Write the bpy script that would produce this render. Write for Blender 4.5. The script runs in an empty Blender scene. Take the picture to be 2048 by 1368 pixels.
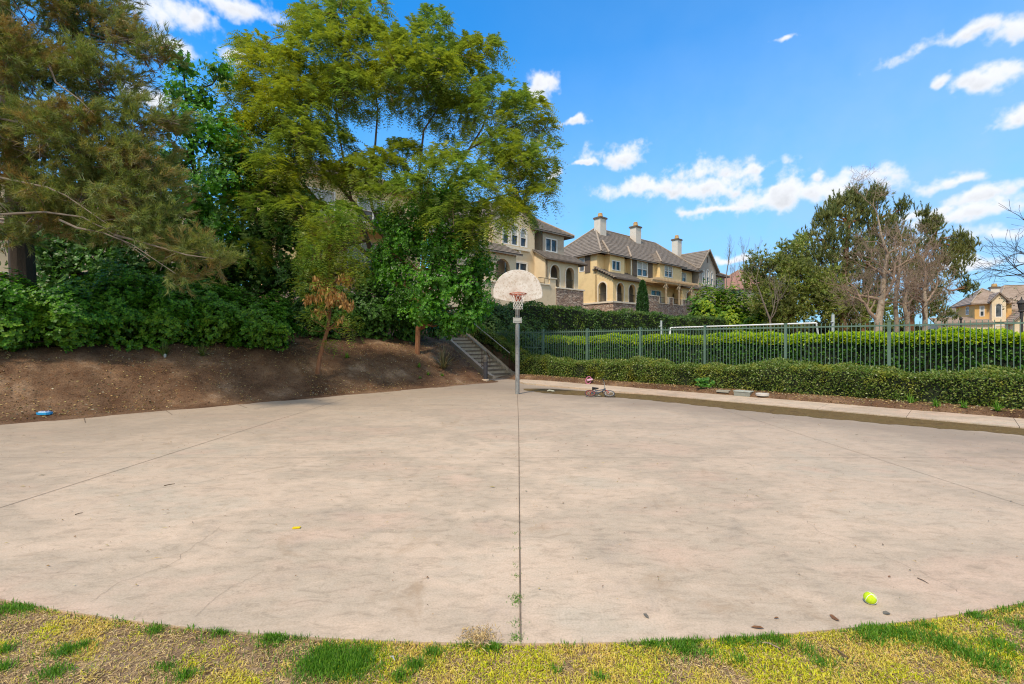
import bpy, bmesh, math, random
import numpy as np
from mathutils import Vector, Matrix

S = bpy.context.scene
COL = S.collection
R = math.radians
EYE = 1.586
F = 900.0

# ------------------------------------------------------------------ camera
cd = bpy.data.cameras.new('camera')
cam = bpy.data.objects.new('camera', cd); COL.objects.link(cam)
cam.location = (0, 0, EYE); cam.rotation_euler = (R(90), 0, 0)
cd.sensor_width = 36; cd.lens = F / 2048 * 36
cd.clip_start = 0.05; cd.clip_end = 3000
S.camera = cam
S.view_settings.view_transform = 'Standard'; S.view_settings.look = 'None'
S.view_settings.exposure = 0.5; S.view_settings.gamma = 1
S.cycles.max_bounces = 8; S.cycles.transparent_max_bounces = 8
S.cycles.use_denoising = True; S.cycles.denoising_prefilter = 'NONE'; S.cycles.filter_width = 1.15

# ------------------------------------------------------------------ sun
SUN_EL, SUN_AZ = 54.0, 212.0       # azimuth the light comes from, clockwise from +Y
sd = bpy.data.lights.new('sun', 'SUN'); sd.energy = 2.8; sd.angle = R(7); sd.color = (1, .89, .73)
sun = bpy.data.objects.new('sun', sd); COL.objects.link(sun)
_d = Vector((math.sin(R(SUN_AZ)) * math.cos(R(SUN_EL)), math.cos(R(SUN_AZ)) * math.cos(R(SUN_EL)), math.sin(R(SUN_EL))))
sun.rotation_euler = _d.to_track_quat('Z', 'Y').to_euler(); sun.location = _d * 60

# ------------------------------------------------------------------ world
W = bpy.data.worlds.new('World'); S.world = W; W.use_nodes = True
def vnoise(P, octaves, seed, rough=.55):
    """fractal value noise at points P (...,3)"""
    G = np.random.RandomState(seed).rand(32, 32, 32).astype(np.float32); out = np.zeros(P.shape[:-1], np.float32); amp = 1.0; tot = 0.0; Q = P.astype(np.float32)
    for o in range(octaves):
        i = np.floor(Q).astype(np.int64); f = (Q - i).astype(np.float32); f = f * f * f * (f * (f * 6 - 15) + 10); i &= 31; j = (i + 1) & 31
        x0, y0, z0 = i[..., 0], i[..., 1], i[..., 2]; x1, y1, z1 = j[..., 0], j[..., 1], j[..., 2]; fx, fy, fz = f[..., 0], f[..., 1], f[..., 2]
        a = G[x0, y0, z0] * (1 - fx) + G[x1, y0, z0] * fx; b = G[x0, y1, z0] * (1 - fx) + G[x1, y1, z0] * fx
        c = G[x0, y0, z1] * (1 - fx) + G[x1, y0, z1] * fx; d = G[x0, y1, z1] * (1 - fx) + G[x1, y1, z1] * fx
        out += amp * ((a * (1 - fy) + b * fy) * (1 - fz) + (c * (1 - fy) + d * fy) * fz); tot += amp; amp *= rough; Q = Q * 2.03 + 7.7
    return out / tot

# clouds of the sky as azimuth/elevation ellipses: (px, py, half width, half height) of the direction seen in a 2048-wide frame
CLOUDS = [(335,24,125,56),(430,-2,190,34),(410,40,60,36),(345,88,58,26),(285,192,62,30),(482,120,24,18),
          (1096,182,34,32),(1140,251,36,10),(1118,345,26,11),(1238,312,60,30),(1188,334,40,8),
          (1410,343,80,30),(1300,380,120,24),(1500,342,80,14),(1420,372,130,28),(1545,397,170,26),(1660,380,115,27),(1440,414,90,10),
          (1565,70,18,8),(1920,74,150,20),(2045,45,90,34),(1990,158,75,30),(1882,170,30,14),(2040,228,48,26),
          (1895,363,90,18),(1990,395,130,24),(1950,432,190,24),(2010,470,160,22),(1840,425,90,12),(1628,358,22,8),
          (1720,500,150,10),(1960,535,130,14),(1450,520,60,9)]
def cloud_field(az, el, d):
    w1 = vnoise(d * 14, 5, 1) - .5; w2 = vnoise(d * 14 + 9, 5, 2) - .5
    A = az + w1 * .10; E = el + w2 * .045; Fm = np.full(az.shape, -9., np.float32); H_ = np.zeros(az.shape, np.float32)
    for (cx, cy, w, h) in CLOUDS:
        a = math.atan((cx - 1024) / F); e = math.atan((684 - cy) / F * math.cos(a)); sw = w / F * math.cos(a) ** 2; sh = h / F * math.cos(a) * math.cos(e) ** 2
        dy = (E - e) / sh; dy = np.where(dy < 0, dy * 1.25, dy * .95); v = 1 - np.sqrt(((A - a) / sw) ** 2 + dy ** 2)
        H_ = np.where(v > Fm, dy, H_); k = np.exp(np.minimum(0, -np.abs(v - Fm) * 9)) * .07; Fm = np.maximum(Fm, v) + k
    return Fm, H_
def build_world():
    Wd, Hh = 4096, 2048; img = np.zeros((Hh, Wd, 4), np.float32)
    def dirs(x0, x1, y0, y1, st=1):
        xs = (np.arange(x0, x1, st) + .5) / Wd; ys = (np.arange(y0, y1, st) + .5) / Hh; ph = -(xs - .5) * 2 * math.pi; th = (ys - .5) * math.pi
        PH, TH = np.meshgrid(ph, th); d = np.stack([np.cos(TH) * np.cos(PH), np.cos(TH) * np.sin(PH), np.sin(TH)], -1); return d
    # added, unseen cloud deck overhead and behind the viewer for soft neutral light, coarse
    d = dirs(0, Wd, 0, Hh, 8); el = np.arcsin(d[..., 2]); n = vnoise(d * 3.1, 5, 5)
    fill_deck = np.maximum((el - .92) * 3.0, np.minimum(-d[..., 1] * 2.2 - .4, 1)) + (n - .5) * 1.4
    al = np.clip(fill_deck / .6, 0, 1) * np.clip((d[..., 2] + .02) * 8, 0, 1) * .93; sh = .80 + .35 * n
    lo = np.stack([sh * .97, sh * .985, sh, al], -1); img[:] = np.repeat(np.repeat(lo, 8, 0), 8, 1)
    # the clouds in front, fine
    x0, x1, y0, y1 = 2350, 3790, 990, 1560
    x0, x1 = 1024 - 720, 1024 + 720
    d = dirs(x0, x1, y0, y1); az = np.arctan2(d[..., 0], d[..., 1]).astype(np.float32); el = np.arcsin(d[..., 2]).astype(np.float32)
    Fm, Hc = cloud_field(az, el, d); n2 = vnoise(d * 34, 7, 3, .6) - .5; n3 = vnoise(d * 16 + 3, 5, 4) - .5
    fld = Fm + n2 * 1.9 + n3 * .5; m = np.clip((fld + .16) / .92, 0, 1); m = m * m * (3 - 2 * m)
    # thin veil: whiter towards the horizon and towards the right
    veil = np.clip((az + .38) * .34, 0, .36) * np.clip(1.25 - el * .8, 0, 1) + np.clip(.54 - el * .95, 0, .52) * 1.5
    veil = veil * (.9 + .35 * n3); veil = np.clip(veil, 0, .86)
    thick = np.clip(fld * 1.1, 0, 1.2); light = 1.04 - .20 * np.clip(thick - .25, 0, 1) * np.clip(.35 - Hc * .9 + n2 * 2.0, 0, 1.2)
    c = np.stack([light * .955, light * .975, np.minimum(light * 1.0 + .02, 1.06)], -1)
    vc = np.array([.43, .665, .99]); a = 1 - (1 - m * .97) * (1 - veil); wgt = (m * .97 / np.maximum(a, 1e-4))[..., None]; c = c * wgt + vc * (1 - wgt)
    fade = np.clip((1.0 - np.abs(az)) / .12, 0, 1) * np.clip((.80 - el) / .15, 0, 1) * np.clip((el + .08) / .05, 0, 1)
    old = img[y0:y1, x0:x1]; f = fade[..., None]
    img[y0:y1, x0:x1, :3] = old[..., :3] * (1 - f) + c * f; img[y0:y1, x0:x1, 3] = old[..., 3] * (1 - fade) + a * fade
    def image(name, rgb):
        im = bpy.data.images.new(name, Wd, Hh, alpha=False, float_buffer=True); im.colorspace_settings.name = 'Non-Color'
        px = np.ones((Hh, Wd, 4), np.float32); px[..., :3] = rgb; im.pixels.foreach_set(px.ravel()); im.pack(); return im
    im = image('cloud_colour', img[..., :3]); im2 = image('cloud_cover', img[..., 3:4])
    nt = W.node_tree; nt.nodes.clear(); N = nt.nodes.new; L = nt.links.new
    out = N('ShaderNodeOutputWorld'); bg = N('ShaderNodeBackground'); L(bg.outputs[0], out.inputs[0])
    sky = N('ShaderNodeTexSky'); sky.sky_type = 'NISHITA'; sky.sun_disc = False
    sky.sun_elevation = R(SUN_EL); sky.sun_rotation = R(SUN_AZ); sky.air_density = 1.0; sky.dust_density = 0.6; sky.ozone_density = 2.5
    hs = N('ShaderNodeHueSaturation'); hs.inputs['Saturation'].default_value = 1.22; L(sky.outputs[0], hs.inputs['Color'])
    tint = N('ShaderNodeMix'); tint.data_type = 'RGBA'; tint.blend_type = 'MULTIPLY'; tint.inputs[0].default_value = 1
    L(hs.outputs[0], tint.inputs[6]); tint.inputs[7].default_value = (0.16, 1.16, 1.50, 1)
    env = N('ShaderNodeTexEnvironment'); env.image = im; env.interpolation = 'Linear'
    br = N('ShaderNodeMix'); br.data_type = 'RGBA'; br.blend_type = 'MULTIPLY'; br.inputs[0].default_value = 1; L(env.outputs[0], br.inputs[6]); k = 4.75; br.inputs[7].default_value = (k, k, k, 1)
    mx = N('ShaderNodeMix'); mx.data_type = 'RGBA'; en2 = N('ShaderNodeTexEnvironment'); en2.image = im2; L(en2.outputs[0], mx.inputs[0]); L(tint.outputs[2], mx.inputs[6]); L(br.outputs[2], mx.inputs[7])
    L(mx.outputs[2], bg.inputs['Color']); bg.inputs['Strength'].default_value = 0.15
build_world()

# ------------------------------------------------------------------ materials
def new_mat(name):
    mt = bpy.data.materials.new(name); mt.use_nodes = True
    nt = mt.node_tree; nt.nodes.clear()
    out = nt.nodes.new('ShaderNodeOutputMaterial'); b = nt.nodes.new('ShaderNodeBsdfPrincipled')
    nt.links.new(b.outputs[0], out.inputs[0]); return mt, nt, b, out
def ramp_node(nt, cols, lo=.3, hi=.7):
    r = nt.nodes.new('ShaderNodeValToRGB'); cr = r.color_ramp
    while len(cr.elements) < len(cols): cr.elements.new(.5)
    for i, c in enumerate(cols):
        cr.elements[i].position = lo + (hi - lo) * i / max(1, len(cols) - 1)
    for i, c in enumerate(cols): cr.elements[i].color = (*c, 1)
    return r
def noise_node(nt, scale, detail=4, rough=.55, vec=None, stretch=None, dist=0):
    n = nt.nodes.new('ShaderNodeTexNoise'); n.inputs['Scale'].default_value = scale; n.inputs['Detail'].default_value = detail
    n.inputs['Roughness'].default_value = rough; n.inputs['Distortion'].default_value = dist
    if vec is None:
        tc = nt.nodes.new('ShaderNodeTexCoord'); vec = tc.outputs['Object']
    if stretch:
        mp = nt.nodes.new('ShaderNodeMapping'); mp.inputs['Scale'].default_value = stretch; nt.links.new(vec, mp.inputs[0]); vec = mp.outputs[0]
    nt.links.new(vec, n.inputs['Vector']); return n
def mixc(nt, fac, a, b, mode='MIX'):
    x = nt.nodes.new('ShaderNodeMix'); x.data_type = 'RGBA'; x.blend_type = mode
    for s, v in ((0, fac), (6, a), (7, b)):
        if hasattr(v, 'links') or hasattr(v, 'is_linked'): nt.links.new(v, x.inputs[s])
        elif isinstance(v, (int, float)): x.inputs[s].default_value = v
        else: x.inputs[s].default_value = (*v, 1)
    return x.outputs[2]
def surf(name, cols, scale=6, rough=.8, bump=0.0, bscale=None, metal=0, stretch=None, spots=None, spec=.4):
    mt, nt, b, out = new_mat(name)
    n = noise_node(nt, scale, 6, .6, stretch=stretch); r = ramp_node(nt, cols); nt.links.new(n.outputs[0], r.inputs[0])
    col = r.outputs[0]
    if spots:
        sc, c2, lo, hi = spots
        n2 = noise_node(nt, sc, 5, .65); mr = nt.nodes.new('ShaderNodeMapRange'); mr.inputs[1].default_value = lo; mr.inputs[2].default_value = hi
        nt.links.new(n2.outputs[0], mr.inputs[0]); col = mixc(nt, mr.outputs[0], col, c2)
    nt.links.new(col, b.inputs['Base Color'])
    b.inputs['Roughness'].default_value = rough; b.inputs['Metallic'].default_value = metal
    b.inputs['Specular IOR Level'].default_value = spec
    if bump:
        n3 = noise_node(nt, bscale or scale * 4, 5, .6); bp = nt.nodes.new('ShaderNodeBump'); bp.inputs['Strength'].default_value = bump
        bp.inputs['Distance'].default_value = .02
        nt.links.new(n3.outputs[0], bp.inputs['Height']); nt.links.new(bp.outputs[0], b.inputs['Normal'])
    return mt
def leafmat(name, cols, patch=None, pscale=.6, plo=.45, phi=.62, trans=.35, rough=.5, spec=.35):
    """cols vary leaf by leaf; patch = second set of leaf colours in parts of the plant"""
    mt, nt, b, out = new_mat(name)
    g = nt.nodes.new('ShaderNodeNewGeometry')
    r = ramp_node(nt, cols, 0, 1); nt.links.new(g.outputs['Random Per Island'], r.inputs[0]); col = r.outputs[0]
    if patch:
        r2 = ramp_node(nt, patch, 0, 1); nt.links.new(g.outputs['Random Per Island'], r2.inputs[0])
        n = noise_node(nt, pscale, 3, .6); mr = nt.nodes.new('ShaderNodeMapRange'); mr.inputs[1].default_value = plo; mr.inputs[2].default_value = phi
        nt.links.new(n.outputs[0], mr.inputs[0]); col = mixc(nt, mr.outputs[0], col, r2.outputs[0])
    nt.links.new(col, b.inputs['Base Color']); b.inputs['Roughness'].default_value = rough; b.inputs['Specular IOR Level'].default_value = spec
    t = nt.nodes.new('ShaderNodeBsdfTranslucent'); nt.links.new(mixc(nt, 1, col, (1.25, 1.25, .6), 'MULTIPLY'), t.inputs[0])
    ms = nt.nodes.new('ShaderNodeMixShader'); ms.inputs[0].default_value = trans
    nt.links.new(b.outputs[0], ms.inputs[1]); nt.links.new(t.outputs[0], ms.inputs[2]); nt.links.new(ms.outputs[0], out.inputs[0])
    return mt

def concrete_mat(name, bright=1.0, court=False):
    mt, nt, b, out = new_mat(name); L = nt.links.new
    tc = nt.nodes.new('ShaderNodeTexCoord'); V = tc.outputs['Object']
    c = lambda r_, g_, b_: (r_ * bright, g_ * bright, b_ * bright)
    big = noise_node(nt, .35, 5, .6, V, stretch=(1, 1.6, 1)); r1 = ramp_node(nt, [c(.37, .295, .22), c(.515, .38, .285), c(.43, .345, .26), c(.54, .415, .31), c(.465, .385, .295), c(.53, .385, .29)], .30, .70); L(big.outputs[0], r1.inputs[0])
    mid = noise_node(nt, 2.2, 6, .7, V, dist=.6); r2 = ramp_node(nt, [(.85, .855, .86), (1, .985, .96), (1.05, 1.04, 1.02)], .28, .62); L(mid.outputs[0], r2.inputs[0])
    col = mixc(nt, 1, r1.outputs[0], r2.outputs[0], 'MULTIPLY')
    fine = noise_node(nt, 75, 6, .8, V); r3 = ramp_node(nt, [(.72, .71, .70), (1, 1, 1), (1.18, 1.18, 1.17)], .28, .72); L(fine.outputs[0], r3.inputs[0])
    col = mixc(nt, 1, col, r3.outputs[0], 'MULTIPLY')
    m2 = noise_node(nt, 9, 6, .75, V, stretch=(.6, 1.4, 1), dist=.8); r5 = ramp_node(nt, [(.82, .81, .79), (1.0, .99, .97), (1.07, 1.06, 1.05)], .36, .58); L(m2.outputs[0], r5.inputs[0]); col = mixc(nt, 1, col, r5.outputs[0], 'MULTIPLY')
    # rusty brown tannin stains
    st = noise_node(nt, 1.1, 7, .72, V, dist=1.2); mr = nt.nodes.new('ShaderNodeMapRange'); mr.inputs[1].default_value = .57; mr.inputs[2].default_value = .74; mr.inputs[4].default_value = .6; L(st.outputs[0], mr.inputs[0])
    col = mixc(nt, mr.outputs[0], col, c(.33, .22, .13))
    # dark organic specks
    sp = noise_node(nt, 14, 3, .6, V); mr = nt.nodes.new('ShaderNodeMapRange'); mr.inputs[1].default_value = .68; mr.inputs[2].default_value = .76; mr.inputs[4].default_value = .5; L(sp.outputs[0], mr.inputs[0])
    col = mixc(nt, mr.outputs[0], col, (.16, .11, .07))
    # hairline crazing
    if court:
        sep = nt.nodes.new('ShaderNodeSeparateXYZ'); L(V, sep.inputs[0])
        # darker stained concrete near the low wet strip (x + y about 15.5) and browner over the far court, rising towards y - x near 18
        def mm(op, a, b_=None, clamp=False):
            n = nt.nodes.new('ShaderNodeMath'); n.operation = op; n.use_clamp = clamp
            for i, v in enumerate((a, b_)):
                if v is None: continue
                if isinstance(v, (int, float)): n.inputs[i].default_value = v
                else: L(v, n.inputs[i])
            return n.outputs[0]
        v = mm('ADD', sep.outputs[0], sep.outputs[1]); u = mm('SUBTRACT', sep.outputs[1], sep.outputs[0])
        wn = noise_node(nt, .8, 4, .6, V)
        vv = mm('ADD', v, mm('MULTIPLY', wn.outputs[0], 3.2)); d = mm('ABSOLUTE', mm('SUBTRACT', vv, 17.0))
        f = nt.nodes.new('ShaderNodeMapRange'); f.inputs[1].default_value = 1.9; f.inputs[2].default_value = .5; f.inputs[4].default_value = .6; L(d, f.inputs[0])
        g = nt.nodes.new('ShaderNodeMapRange'); g.inputs[1].default_value = 9; g.inputs[2].default_value = 11.5; L(u, g.inputs[0])
        col = mixc(nt, mm('MULTIPLY', f.outputs[0], 1.0), col, (.17, .135, .10))
        f3 = nt.nodes.new('ShaderNodeMapRange'); f3.inputs[1].default_value = 10.5; f3.inputs[2].default_value = 1.5; f3.inputs[4].default_value = .42; L(d, f3.inputs[0]); col = mixc(nt, f3.outputs[0], col, (.30, .235, .18))
        uu = mm('ADD', u, mm('MULTIPLY', wn.outputs[0], 6.0))
        f2 = nt.nodes.new('ShaderNodeMapRange'); f2.inputs[1].default_value = 9.0; f2.inputs[2].default_value = 19.5; f2.inputs[4].default_value = .55; L(uu, f2.inputs[0])
        col = mixc(nt, f2.outputs[0], col, (.27, .21, .155))
    vo = nt.nodes.new('ShaderNodeTexVoronoi'); vo.feature = 'DISTANCE_TO_EDGE'; vo.inputs['Scale'].default_value = .55
    wv = noise_node(nt, 1.6, 5, .6, V); ad = nt.nodes.new('ShaderNodeVectorMath'); ad.operation = 'MULTIPLY_ADD'; L(wv.outputs['Color'], ad.inputs[0]); ad.inputs[1].default_value = (.9, .9, 0); L(V, ad.inputs[2]); L(ad.outputs[0], vo.inputs['Vector'])
    mr = nt.nodes.new('ShaderNodeMapRange'); mr.inputs[1].default_value = .0035; mr.inputs[2].default_value = .0; L(vo.outputs[0], mr.inputs[0])
    bk = noise_node(nt, .5, 2, .5, V); mr2 = nt.nodes.new('ShaderNodeMapRange'); mr2.inputs[1].default_value = .5; mr2.inputs[2].default_value = .6; mr2.inputs[4].default_value = .45; L(bk.outputs[0], mr2.inputs[0])
    mu = nt.nodes.new('ShaderNodeMath'); mu.operation = 'MULTIPLY'; L(mr.outputs[0], mu.inputs[0]); L(mr2.outputs[0], mu.inputs[1])
    col = mixc(nt, mu.outputs[0], col, (.2, .16, .12))
    L(col, b.inputs['Base Color']); b.inputs['Roughness'].default_value = .86; b.inputs['Specular IOR Level'].default_value = .25
    bp = nt.nodes.new('ShaderNodeBump'); bp.inputs['Strength'].default_value = .25; bp.inputs['Distance'].default_value = .004
    L(fine.outputs[0], bp.inputs['Height']); L(bp.outputs[0], b.inputs['Normal'])
    return mt

def stone_mat(name):
    mt, nt, b, out = new_mat(name); L = nt.links.new
    tc = nt.nodes.new('ShaderNodeTexCoord'); mp = nt.nodes.new('ShaderNodeMapping'); mp.inputs['Scale'].default_value = (2.2, 2.2, 7.5)
    L(tc.outputs['Object'], mp.inputs[0]); vo = nt.nodes.new('ShaderNodeTexVoronoi'); vo.inputs['Scale'].default_value = 1.0; L(mp.outputs[0], vo.inputs[0])
    r = ramp_node(nt, [(.27, .165, .11), (.46, .31, .22), (.55, .43, .33), (.36, .23, .165)], 0, 1)
    sp = nt.nodes.new('ShaderNodeSeparateColor'); L(vo.outputs['Color'], sp.inputs[0]); L(sp.outputs[0], r.inputs[0])
    vd = nt.nodes.new('ShaderNodeTexVoronoi'); vd.feature = 'DISTANCE_TO_EDGE'; vd.inputs['Scale'].default_value = 1.0; L(mp.outputs[0], vd.inputs[0])
    mr = nt.nodes.new('ShaderNodeMapRange'); mr.inputs[1].default_value = .12; mr.inputs[2].default_value = .02; L(vd.outputs[0], mr.inputs[0])
    L(mixc(nt, mr.outputs[0], r.outputs[0], (.15, .10, .075)), b.inputs['Base Color']); b.inputs['Roughness'].default_value = .9
    bp = nt.nodes.new('ShaderNodeBump'); bp.inputs['Strength'].default_value = .8; bp.inputs['Distance'].default_value = .05
    L(vd.outputs[0], bp.inputs['Height']); L(bp.outputs[0], b.inputs['Normal']); return mt

MT = {}
MT['court'] = concrete_mat('court_concrete', .96, True)
MT['walk'] = concrete_mat('walk_concrete', .95)
MT['step'] = concrete_mat('step_concrete', 1.0)
MT['tread'] = surf('tread_shaded', [(.14, .105, .075), (.24, .185, .135)], 9, .9, .2, 40)  # darkened against the lighter risers to paint the shadow lines between steps
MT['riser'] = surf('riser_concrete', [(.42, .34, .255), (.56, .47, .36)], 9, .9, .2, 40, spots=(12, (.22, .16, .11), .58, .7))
MT['joint'] = surf('joint_dark', [(.09, .06, .04), (.22, .165, .115)], 9)
MT['mud'] = surf('mud', [(.085, .052, .018), (.14, .088, .03), (.10, .072, .022)], 4, .85, .7, 40, spots=(26, (.24, .17, .07), .58, .70), spec=.2)
MT['stone'] = stone_mat('stacked_stone')
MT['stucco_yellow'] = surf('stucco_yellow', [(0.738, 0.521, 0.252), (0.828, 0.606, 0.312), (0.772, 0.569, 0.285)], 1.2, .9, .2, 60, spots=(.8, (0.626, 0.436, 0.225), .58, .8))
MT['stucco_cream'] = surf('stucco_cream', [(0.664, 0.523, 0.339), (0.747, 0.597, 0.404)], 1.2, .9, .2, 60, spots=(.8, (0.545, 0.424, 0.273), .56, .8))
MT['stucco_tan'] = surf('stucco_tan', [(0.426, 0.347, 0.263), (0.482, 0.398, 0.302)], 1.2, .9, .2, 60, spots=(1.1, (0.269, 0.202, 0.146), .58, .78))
MT['stucco_grey'] = surf('stucco_grey', [(0.370, 0.319, 0.263), (0.431, 0.370, 0.308)], 1.2, .9, .2, 60)
MT['stucco_orange'] = surf('stucco_orange', [(.58, .33, .11), (.66, .40, .15)], 1.2, .9)
MT['trim'] = surf('trim_cream', [(0.694, 0.594, 0.459), (0.784, 0.672, 0.526)], 3, .8, spots=(2, (0.504, 0.403, 0.291), .6, .8))
MT['chimney'] = surf('chimney_stucco', [(0.594, 0.515, 0.437), (0.672, 0.594, 0.504)], 2, .9, spots=(3, (0.470, 0.381, 0.302), .6, .8))
MT['pot'] = surf('chimney_pot_clay', [(.42, .25, .10), (.52, .33, .14)], 3, .8)
MT['wood'] = surf('brown_wood', [(.115, .08, .055), (.16, .115, .08)], 3, .8, stretch=(1, 1, 8))
MT['pergola'] = surf('pergola_wood', [(.42, .31, .19), (.50, .38, .25)], 4, .8)
MT['roof'] = surf('roof_tile', [(0.133, 0.106, 0.084), (0.197, 0.159, 0.128), (0.254, 0.210, 0.172)], 2.5, .85, .3, 30, spots=(7, (0.330, 0.270, 0.215), .6, .72))
MT['roof_light'] = surf('roof_tile_light', [(0.269, 0.196, 0.146), (0.347, 0.258, 0.196), (0.403, 0.314, 0.246)], 2.5, .85, spots=(7, (0.190, 0.134, 0.101), .6, .75))
MT['roof_pink'] = surf('roof_tile_pink', [(.30, .15, .105), (.37, .19, .14), (.42, .24, .175)], 5, .85, spots=(8, (.20, .10, .07), .58, .7))
MT['ridge'] = surf('ridge_tile', [(0.291, 0.224, 0.168), (0.381, 0.302, 0.224)], 4, .85)
MT['frame'] = surf('window_frame', [(.72, .68, .62), (.78, .74, .69)], 6, .5)
mt, nt, b, out = new_mat('window_glass'); b.inputs['Base Color'].default_value = (.06, .065, .075, 1); b.inputs['Roughness'].default_value = .25; b.inputs['Specular IOR Level'].default_value = .35
n_ = noise_node(nt, 1.3, 2); r_ = ramp_node(nt, [(.03, .034, .04), (.11, .115, .12)], .4, .6); nt.links.new(n_.outputs[0], r_.inputs[0]); nt.links.new(r_.outputs[0], b.inputs['Base Color']); MT['glass'] = mt
MT['blind'] = surf('window_blind', [(.40, .40, .38), (.50, .50, .47)], 3, .7)
MT['dark'] = surf('dark_interior', [(.10, .075, .05), (.15, .11, .07)], 2, .9)
MT['iron'] = surf('black_iron', [(.03, .026, .024), (.05, .043, .038)], 8, .6)
MT['galv'] = surf('galvanised_steel', [(.20, .20, .20), (.31, .305, .295), (.25, .235, .22)], 9, .5, .25, 60, metal=.35, stretch=(1, 1, .35), spots=(22, (.13, .12, .11), .56, .68))
MT['galv_light'] = surf('galvanised_bracket', [(.36, .36, .34), (.46, .45, .43)], 14, .55, metal=.2, spots=(25, (.2, .17, .13), .6, .7))
MT['board'] = surf('weathered_board', [(.50, .42, .35), (.64, .57, .51), (.70, .65, .60)], 3.2, .6, .1, 40, spots=(22, (.38, .27, .18), .50, .72))
MT['rim'] = surf('rim_paint', [(.36, .06, .022), (.45, .085, .03), (.27, .05, .02)], 14, .6, spots=(22, (.13, .045, .02), .60, .7))
MT['net'] = surf('net_cord', [(.60, .57, .52), (.68, .66, .62)], 10, .9)
MT['fence'] = surf('fence_green_paint', [(.085, .145, .105), (.125, .19, .145)], 4, .6, spots=(9, (.20, .25, .19), .6, .8))
MT['white_paint'] = surf('white_paint', [(.70, .70, .68), (.78, .78, .76)], 5, .5)
MT['post_grey'] = surf('post_grey', [(.40, .44, .43), (.48, .52, .50)], 5, .55)
MT['bollard'] = surf('bollard_dark', [(.03, .028, .033), (.055, .05, .058)], 6, .5)
MT['bollard_cap'] = surf('bollard_cap', [(.07, .06, .05), (.11, .095, .08)], 9, .6)
MT['rust'] = surf('rusty_rail', [(.075, .022, .014), (.12, .035, .02)], 10, .7)
MT['rail'] = surf('hand_rail', [(.36, .31, .27), (.45, .40, .35)], 10, .5)
MT['bark_brown'] = surf('bark_brown', [(.075, .045, .028), (.13, .082, .052), (.17, .115, .078)], 6, .95, .8, 30, stretch=(3, 3, .6))
MT['bark_dark'] = surf('bark_dark', [(.03, .02, .013), (.06, .04, .026)], 6, .95, .6, 30, stretch=(3, 3, .6))
MT['bark_red'] = surf('bark_red', [(.15, .062, .03), (.24, .105, .05), (.28, .14, .075)], 7, .95, .8, 30, stretch=(3, 3, .6))
MT['bark_pale'] = surf('bark_pale', [(.25, .18, .12), (.36, .275, .195), (.44, .36, .27)], 5, .9, .4, 20, spots=(6, (.17, .12, .075), .54, .64))
MT['twig_grey'] = surf('twig_grey', [(0.160, 0.124, 0.096), (0.216, 0.172, 0.136)], 5, .9)
MT['twig_pale'] = surf('twig_pale', [(.23, .155, .11), (.34, .24, .17)], 5, .9)

# ------------------------------------------------------------------ geometry helpers
def link(name, me, mat, parent=None, loc=None, smooth=False):
    o = bpy.data.objects.new(name, me); COL.objects.link(o)
    if mat is not None and not me.materials: me.materials.append(mat)
    if parent is not None: o.parent = parent
    if loc is not None: o.location = loc
    if smooth: me.polygons.foreach_set('use_smooth', [True] * len(me.polygons))
    return o
def base_of(parent):
    if parent is None: return Vector((0, 0, 0))
    p = parent; v = Vector((0, 0, 0))
    while p is not None:
        v = v + p.location; p = p.parent
    return v
def tag(o, label=None, cat=None, group=None, kind=None):
    if label: o['label'] = label
    if cat: o['category'] = cat
    if group: o['group'] = group
    if kind: o['kind'] = kind
    return o
def thing(name, label, cat, loc=(0, 0, 0), group=None):
    o = bpy.data.objects.new(name, None); COL.objects.link(o); o.location = loc; o.empty_display_size = .2
    return tag(o, label, cat, group)

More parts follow.
